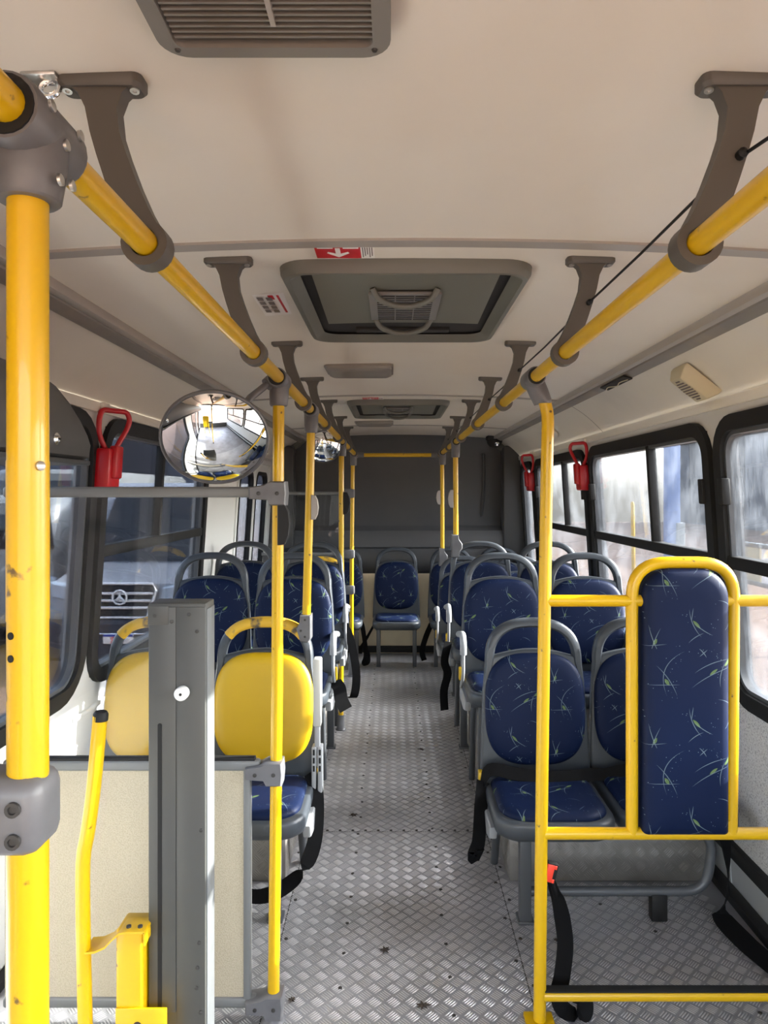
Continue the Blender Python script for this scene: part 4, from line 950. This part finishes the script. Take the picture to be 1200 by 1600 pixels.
        path = fillet([(x - .56, y - .08, .105), (x + .13, y - .08, .105), (x + .155, y - .08, .30), (x + .05, y - .08, .365)], .085, 7)
        fr = obj('support_pipe', MB().tube(path, .0175, 12), 'leg', t); obj('support_foot', MB().box(x - .08, x - .02, y - .10, y - .06, 0, .10, .006), 'black', fr)
    else:
        obj('leg', MB().box(x - .02, x + .02, y - .09, y - .05, z0, z0 + .36, .004), 'leg', t)
    ax = x + aisle * .232
    if aisle and arm == 'down':                         # armrest loop, front end turned down
        path = fillet([(ax, y + .245, z0 + .62), (ax, y + .02, z0 + .665), (ax, y - .02, z0 + .63), (ax, y - .015, z0 + .47), (ax, y + .10, z0 + .38)], .05, 6)
        am = obj('armrest', MB().tube(path, .0085, 10), 'armrest', t)
        cap = fillet([(ax, y + .22, z0 + .63), (ax, y + .015, z0 + .67), (ax, y - .022, z0 + .63), (ax, y - .020, z0 + .575)], .05, 6)
        obj('armrest_pad', MB().tube(cap, .017, 14), 'armrest', am)
    elif aisle and arm == 'up':                         # folded upright
        am = obj('armrest', MB().box(ax - .016, ax + .016, y + .10, y + .15, z0 + .66, z0 + .93, .006), 'armrest_pale', t)
        obj('armrest_shank', MB().box(ax - .010, ax + .010, y + .105, y + .145, z0 + .50, z0 + .67, .004), 'armrest', am)
        for k in (-1, 1):
            fk = obj('armrest_fork', MB().box(ax + k * .012 - .009, ax + k * .012 + .009, y + .095, y + .15, z0 + .33, z0 + .58, .004), 'armrest', am)
        sl = MB()
        for k in (-1, 1):
            for q in range(3): sl.box(ax + k * .012 - .004, ax + k * .012 + .004, y + .0942, y + .0952, z0 + .485 + q * .032, z0 + .508 + q * .032)
        stuff(obj('fork_slot', sl, 'black', am, smooth=0))
    if belt:
        for path, w in belt:
            obj('seat_belt', MB().ribbon(spline([G(*p) for p in path], 6), Vector(w) if not isinstance(w, list) else w, .003), 'strap', t)
    return t
MT['yellow_worn'] = mat('worn_yellow_sleeve', (0.70, 0.42, 0.03), 0.5, noise=(22, (0.10, 0.08, 0.06), 0.50, 0.66))

Y1, Y2, Y3, Y4, YR = 2.685, 3.565, 4.465, 5.60, 6.52
AR, WRX, AL, WLX = .583, 1.037, -.535, -.99
lap = ([(-.235, .13, .40), (-.20, .12, .485), (-.10, .10, .478), (.02, .085, .470), (.14, .10, .468), (.22, .14, .46), (.30, .15, .455)], (0, .03, .04))
drop_r = ([(-.225, .12, .44), (-.245, .04, .36), (-.262, -.03, .27), (-.285, -.06, .235), (-.25, -.03, .225)], (.045, .03, .01))
seat('blue patterned aisle seat on the floor just behind the padded yellow partition', AR, Y1, aisle=-1, arm=None, belt=[lap, drop_r])
seat('blue patterned window seat half hidden behind the tall blue padded panel', WRX, Y1 + .02, window_frame=True, belt=[([(-.20, .13, .45), (-.10, .12, .475), (.05, .12, .47)], (0, .03, .04))])
hang = ([(-.235, .06, .40), (-.255, .0, .30), (-.25, -.03, .12), (-.245, -.04, -.02)], (.045, .02, 0))
hang2 = ([(-.235, -.02, .45), (-.26, -.03, .33), (-.24, -.03, .25), (-.265, -.05, .15), (-.262, -.06, .03)], (.05, .02, 0))
seat('raised blue aisle seat on the right, second row from the camera', AR + .002, Y2, True, -1)
seat('raised blue window seat on the right, second row from the camera', WRX, Y2, True)
seat('raised blue aisle seat on the right, third row, with a yellow pole on it', AR, Y3, True, -1, belt=[hang2])
seat('raised blue window seat on the right, third row from the camera', WRX, Y3, True)
seat('low blue aisle seat on the right, behind the raised rows', AR, Y4, False, -1)
seat('low blue window seat on the right, behind the raised rows', WRX, Y4, False)
loop = ([(.20, .12, .47), (.228, .10, .42), (.236, .05, .32), (.228, .02, .23), (.19, -.02, .155), (.12, -.05, .105), (.04, -.07, .085), (-.05, -.06, .09)], [Vector((.035, .03, .02 + .02 * abs(math.sin(i * .08)))) for i in range(60)])
seat('yellow backed priority aisle seat behind the yellow partition pole', AL, Y1 + .01, aisle=1, yellow=True, arm='up', belt=[loop], group='yellow backed priority seats')
seat('yellow backed priority window seat seen through the clear screen', WLX, Y1 + .02, yellow=True, group='yellow backed priority seats')
hl2 = ([(.235, .05, .42), (.262, .0, .40), (.275, -.05, .36), (.30, -.06, .31)], (.06, .02, .02))
seat('raised blue aisle seat on the left, right behind the yellow priority seats', AL, Y2, True, 1, belt=[hl2])
seat('raised blue window seat on the left, right behind the yellow priority seats', WLX, Y2 + .02, True)
hl3 = ([(.21, .08, .55), (.26, .05, .45), (.30, .0, .25), (.29, -.04, .12), (.25, -.02, .10)], (.05, .02, 0))
seat('raised blue aisle seat on the left, third row from the camera', AL, Y3, True, 1, belt=[hl3])
seat('raised blue window seat on the left, third row from the camera', WLX, Y3, True)
seat('low seat with yellow grip behind the raised left seats', -.60, Y4 - .08, False, 1, yellow=True, group='yellow backed priority seats')
bl = ([(-.19, .0, .40), (-.26, -.05, .28), (-.33, -.08, .16), (-.34, -.08, .12)], (.03, .0, .04))
bl2 = ([(-.33, -.02, .40), (-.31, -.04, .34), (-.28, -.08, .12), (-.30, -.08, .03), (-.26, -.08, .05), (-.27, -.06, .14)], (.04, 0, .01))
seat('centre seat of the rear row facing straight down the aisle', .030, YR, rear=True, belt=[bl, bl2], group='rear row seats')
br_ = ([(-.19, .0, .40), (-.25, -.05, .28), (-.29, -.06, .14), (-.27, -.05, .05)], (.045, .0, .02))
seat('rear row seat immediately right of the centre one', .555, YR, rear=True, belt=[br_], group='rear row seats')
seat('rear row seat in the right hand corner by the window', 1.02, YR, rear=True, group='rear row seats')
seat('rear row seat immediately left of the centre one, behind two poles', -.50, YR, rear=True, group='rear row seats')
seat('rear row seat in the left hand corner by the door', -.955, YR, rear=True, group='rear row seats')

# rear left screen by the door
t = thing('partition', 'grey railed clear screen in front of the rear left seats', 'partition', (-.75, 6.1, 0))
for z in (1.585, 1.06, .75): obj('rail', MB().cyl((-1.14, 6.1, z), (-.44, 6.1, z), .014, 12), 'rail_grey', t)
obj('screen', MB().box(-1.13, -.45, 6.097, 6.103, 1.075, 1.57), 'screen', t, smooth=0)
obj('lower_panel', MB().box(-1.13, -.45, 6.094, 6.106, .10, 1.05), 'rear', t, smooth=0)

# yellow bulkhead panel behind the camera, seen in the mirrors
t = thing('bulkhead_panel', 'yellow rounded bulkhead panel on posts, seen reflected in the large mirror', 'panel', (-.62, -.35, 0))
obj('board', MB().loft(rrect(-.80, -.42, .55, 1.32, .08), [(.006, -.372), (0, -.366), (0, -.334), (.006, -.328)], lambda a, b, h: (a, h, b)), 'yellow_seat', t)
for x in (-.77, -.45): obj('post', MB().cyl((x, -.325, 0), (x, -.325, 1.24), TR, 14), 'yellow', t)

# fallen leaves on the floor
def leaf(label, x, y, r, seed):
    rg = random.Random(seed); n = 14; pts = []
    for k in range(n):
        a = 2 * math.pi * k / n; q = r * (1.0 if k % 2 == 0 else .45) * rg.uniform(.7, 1.15); pts.append((x + q * math.cos(a) * 1.2, y + q * math.sin(a)))
    mb = MB(); vs = [(x, y, .006)] + [(a, b, .002 + rg.uniform(0, .004)) for a, b in pts]
    mb.add(vs, [(0, 1 + k, 1 + (k + 1) % n) for k in range(n)])
    mb.add([(a, b, c - .0012) for a, b, c in vs], [(0, 1 + (k + 1) % n, 1 + k) for k in range(n)])
    return tag(obj('dead_leaf', mb, 'leaf', smooth=0, loc=(x, y, .003)), label, 'leaf')
leaf('dark dead leaf in the middle of the near aisle floor', -.030, 2.445, .020, 1)
leaf('dry dead leaf at the very front of the aisle floor', .092, 2.18, .021, 2)
leaf('dead leaf beside the foot of the left partition pole', -.318, 2.205, .014, 3)
leaf('small dead leaf near the middle of the far aisle', .17, 4.36, .022, 4)
leaf('pale dead leaf on the aisle floor beside the yellow seat', -.195, 3.47, .022, 5)
leaf('dead leaf on the floor under the padded partition', .58, 2.50, .012, 6)

# ------------------------------------------------------------------ vehicles and shed outside
# grey van facing the bus on the left
vx, vy = -3.62, 9.40
t = thing('van', 'dark grey van parked outside the left windows, chrome grille facing the bus', 'van', (vx, vy + 2.5, GZ))
P = [(0.05, GZ + .32), (0.0, .12), (.10, .36), (.95, .56), (1.75, 1.55), (2.2, 1.75), (5.6, 1.75), (5.7, GZ + .35)]
obj('body', MB().loft([(a, b) for a, b in P], [(.0, vx - .98), (0, vx - .9), (0, vx + .9), (0, vx + .98)], lambda a, b, h: (h, vy + a, b)), 'van', t, smooth=30)
obj('windscreen', MB().add([(vx - .82, vy + 1.00, .60), (vx + .82, vy + 1.00, .60), (vx + .74, vy + 1.72, 1.50), (vx - .74, vy + 1.72, 1.50), (vx - .82, vy + .95, .59), (vx + .82, vy + .95, .59), (vx + .74, vy + 1.69, 1.53), (vx - .74, vy + 1.69, 1.53)], [(0, 1, 2, 3), (7, 6, 5, 4), (0, 4, 5, 1), (1, 5, 6, 2), (2, 6, 7, 3), (3, 7, 4, 0)]), 'dark_glass', t, smooth=0)
gp = obj('grille', MB().loft([(vx - .36, -.06), (vx + .36, -.06), (vx + .47, .30), (vx + .42, .37), (vx - .42, .37), (vx - .47, .30)], [(0, vy + .06), (0, vy - .02), (.02, vy - .03)], lambda a, b, h: (a, h, b)), 'dark', t, smooth=0)
for k in range(3):
    z = .045 + k * .095; w = .37 + k * .028; obj('grille_bar', MB().box(vx - w, vx + w, vy - .06, vy - .025, z, z + .034, .008), 'trim_silver', gp)
obj('grille_surround', MB().tube([(vx - .34, vy - .03, -.07), (vx - .47, vy - .03, .29), (vx - .42, vy - .03, .38), (vx + .42, vy - .03, .38), (vx + .47, vy - .03, .29), (vx + .34, vy - .03, -.07)], .018, 8, closed=True), 'trim_silver', gp)
em = MB(); ec = Vector((vx, vy - .085, .205)); er = .092
em.tube([ec + Vector((math.cos(a), 0, math.sin(a))) * er for a in [2 * math.pi * k / 28 for k in range(28)]], .013, 8, closed=True)
for q in (90, 210, 330):
    dv = Vector((math.cos(R(q)), 0, math.sin(R(q)))); nv = Vector((-dv.z, 0, dv.x)); e = [ec + nv * .02, ec + Vector((0, -.015, 0)), ec - nv * .02, ec + dv * er]; em.add(e + [ec + Vector((0, .01, 0))], [(0, 1, 3), (1, 2, 3), (0, 3, 4), (2, 4, 3)])
eb = obj('emblem', em, 'trim_silver', gp); eb['label'] = 'chrome three pointed star in a ring'
for s in (-1, 1):
    obj('headlight', MB().loft([(vx + s * .50, .10), (vx + s * .93, .20), (vx + s * .95, .40), (vx + s * .55, .33)], [(0, vy + .12), (0, vy - .01), (.03, vy - .03)], lambda a, b, h: (a, h, b)), 'lens_glass', t)
    for yy in (vy + .95, vy + 4.4): obj('wheel', MB().lathe([(.20, -.11), (.33, -.10), (.34, .0), (.33, .10), (.20, .11)], (vx + s * .86, yy, GZ + .34), (1, 0, 0), 24), 'tyre', t)
    obj('wing_mirror', MB().box(*sorted((vx + s * 1.0, vx + s * 1.22)), vy + 1.15, vy + 1.3, .62, .98, .05), 'dark', t)
bp = obj('bumper', MB().loft([(vx - .97, GZ + .26), (vx + .97, GZ + .26), (vx + .99, -.10), (vx - .99, -.10)], [(0, vy + .2), (0, vy - .05), (.05, vy - .10)], lambda a, b, h: (a, h, b)), 'shed_dark', t)
obj('bumper_trim', MB().tube([(vx - .55, vy - .11, -.22), (vx - .45, vy - .12, -.27), (vx + .45, vy - .12, -.27), (vx + .55, vy - .11, -.22)], .014, 8), 'chrome', bp)
pl = obj('number_plate', MB().box(vx - .20, vx + .20, vy - .135, vy - .12, -.40, -.27, .004), 'label_white', t)
obj('plate_band', MB().box(vx - .195, vx + .195, vy - .137, vy - .134, -.305, -.275), 'plate_blue', pl, smooth=0)
text_mesh('plate_lettering', 'SLE', .115, .002, 'buckle', pl, (vx - .02, vy - .138, -.352), (R(90), 0, 0))

def coach(label, x0, x1, y0, y1, ztop, band=None):
    t = thing('coach', label, 'bus', ((x0 + x1) / 2, (y0 + y1) / 2, GZ))
    out = [(x0, GZ + .35), (x1, GZ + .35), (x1 + .02, .6), (x1 - .06, ztop - .15), (x1 - .2, ztop), (x0 + .2, ztop), (x0 + .06, ztop - .15), (x0 - .02, .6)]
    obj('body', MB().loft(out, [(.12, y0), (.02, y0 + .12), (0, y0 + .4), (0, y1)], lambda a, b, h: (a, h, b)), 'white_shaded', t, smooth=40)
    if band: obj('stripe', MB().box(x0 - .03, x1 + .03, y0 - .03, y1 - .1, band[0], band[1], .02), 'orange_paint', t)
    obj('windscreen', MB().loft([(x0 + .10, .72), (x1 - .10, .72), (x1 - .16, ztop - .3), (x0 + .16, ztop - .3)], [(0, y0 + .05), (0, y0 - .03), (.04, y0 - .05)], lambda a, b, h: (a, h, b)), 'dark_glass', t)
    for s, xx in ((-1, x0 + .25), (1, x1 - .25)):
        obj('headlight', MB().loft(rrect(xx - .2, xx + .2, .05, .30, .08), [(0, y0 + .05), (0, y0 - .04), (.03, y0 - .06)], lambda a, b, h: (a, h, b)), 'lens_glass', t)
        for yy in (y0 + 1.6, y1 - 1.8):
            obj('wheel', MB().lathe([(.25, -.13), (.46, -.12), (.46, .12), (.25, .13)], (xx + s * .1, yy, GZ + .46), (1, 0, 0), 20), 'tyre', t)
    n = max(2, int((y1 - y0) / 1.5))
    for k in range(n):
        a = y0 + .7 + k * (y1 - y0 - 1.0) / n; obj('side_window', MB().box(x1 - .08, x1 + .035, a, a + (y1 - y0 - 1.0) / n - .12, .75, ztop - .35, .03), 'dark_glass', t)
    return t
coach('white minibus parked outside beyond the nearest left window', -7.3, -5.15, 10.9, 17.0, 1.55)
coach('white coach with an orange stripe standing far off on the left', -10.3, -7.9, 18.0, 27.0, 2.2, (0.0, .66))
def shed(name, label, x0, x1, y0, y1, ztop, npanel, axis):
    t = thing(name, label, 'building', ((x0 + x1) / 2, (y0 + y1) / 2, GZ))
    obj('wall_body', MB().box(x0, x1, y0, y1, GZ, ztop), 'shed', t, smooth=0)
    obj('roof', MB().box(x0 - .4, x1 + .4, y0 - .4, y1 + .4, ztop, ztop + .18, .03), 'shed_dark', t)
    for k in range(npanel):
        if axis == 'x':
            a = x0 + (x1 - x0) * k / npanel; w = (x1 - x0) / npanel
            obj('cladding_panel', MB().box(a + .05, a + w - .05, y0 - .05, y0 + .02, GZ + .1, ztop - .1, .02), 'shed' if k % 3 else 'shed_dark', t)
        else:
            a = y0 + (y1 - y0) * k / npanel; w = (y1 - y0) / npanel
            obj('cladding_panel', MB().box(x0 - .05, x0 + .02, a + .05, a + w - .05, GZ + .1, ztop - .1, .02), 'shed' if k % 2 else 'shed_dark', t)
    return t
shed('garage_shed', 'long dark garage shed across the yard on the left', -30, -1.0, 29, 36, 6.2, 14, 'x')
shed('warehouse', 'dark warehouse wall beyond the right hand windows', 24, 30, 24, 60, 5.6, 12, 'y')
mb = MB().box(5.88, 6.16, 15.1, 15.35, GZ, 3.6, .02)
t = thing('steel_post', 'tall blue steel post outside the second right hand window', 'post', (6.0, 15.2, GZ)); obj('shaft', mb, 'blue_post', t)
obj('white_base', MB().box(6.06, 6.24, 15.04, 15.3, GZ, .95, .02), 'white_shaded', t); obj('cap_plate', MB().box(5.8, 6.3, 15.0, 15.45, 3.6, 3.64), 'blue_post', t)
tag(obj('bollard_post', MB().tube([(5.5, 16.1, GZ), (5.47, 16.1, 1.3), (5.46, 16.1, 1.38)], [.042, .042, .03], 16), 'yellow_seat', loc=(5.5, 16.1, GZ)), 'thin yellow post standing outside the second right hand window', 'post')
t = thing('banner_fence', 'white panelled fence outside the nearest right hand window', 'fence', (6.3, 9.5, GZ))
obj('top_rail', MB().box(6.25, 6.33, 6.0, 13.2, .64, .72, .01), 'white_shaded', t); obj('bottom_rail', MB().box(6.25, 6.33, 6.0, 13.2, -.02, .06, .01), 'white_shaded', t)
for k in range(12):
    y = 6.05 + k * .6; obj('panel', MB().box(6.27, 6.31, y, y + .54, .06, .64), 'label_white' if k % 2 else 'speaker', t)
for k in range(4): obj('fence_post', MB().box(6.24, 6.34, 6.0 + k * 2.37, 6.08 + k * 2.37, GZ, .74, .01), 'white_shaded', t)
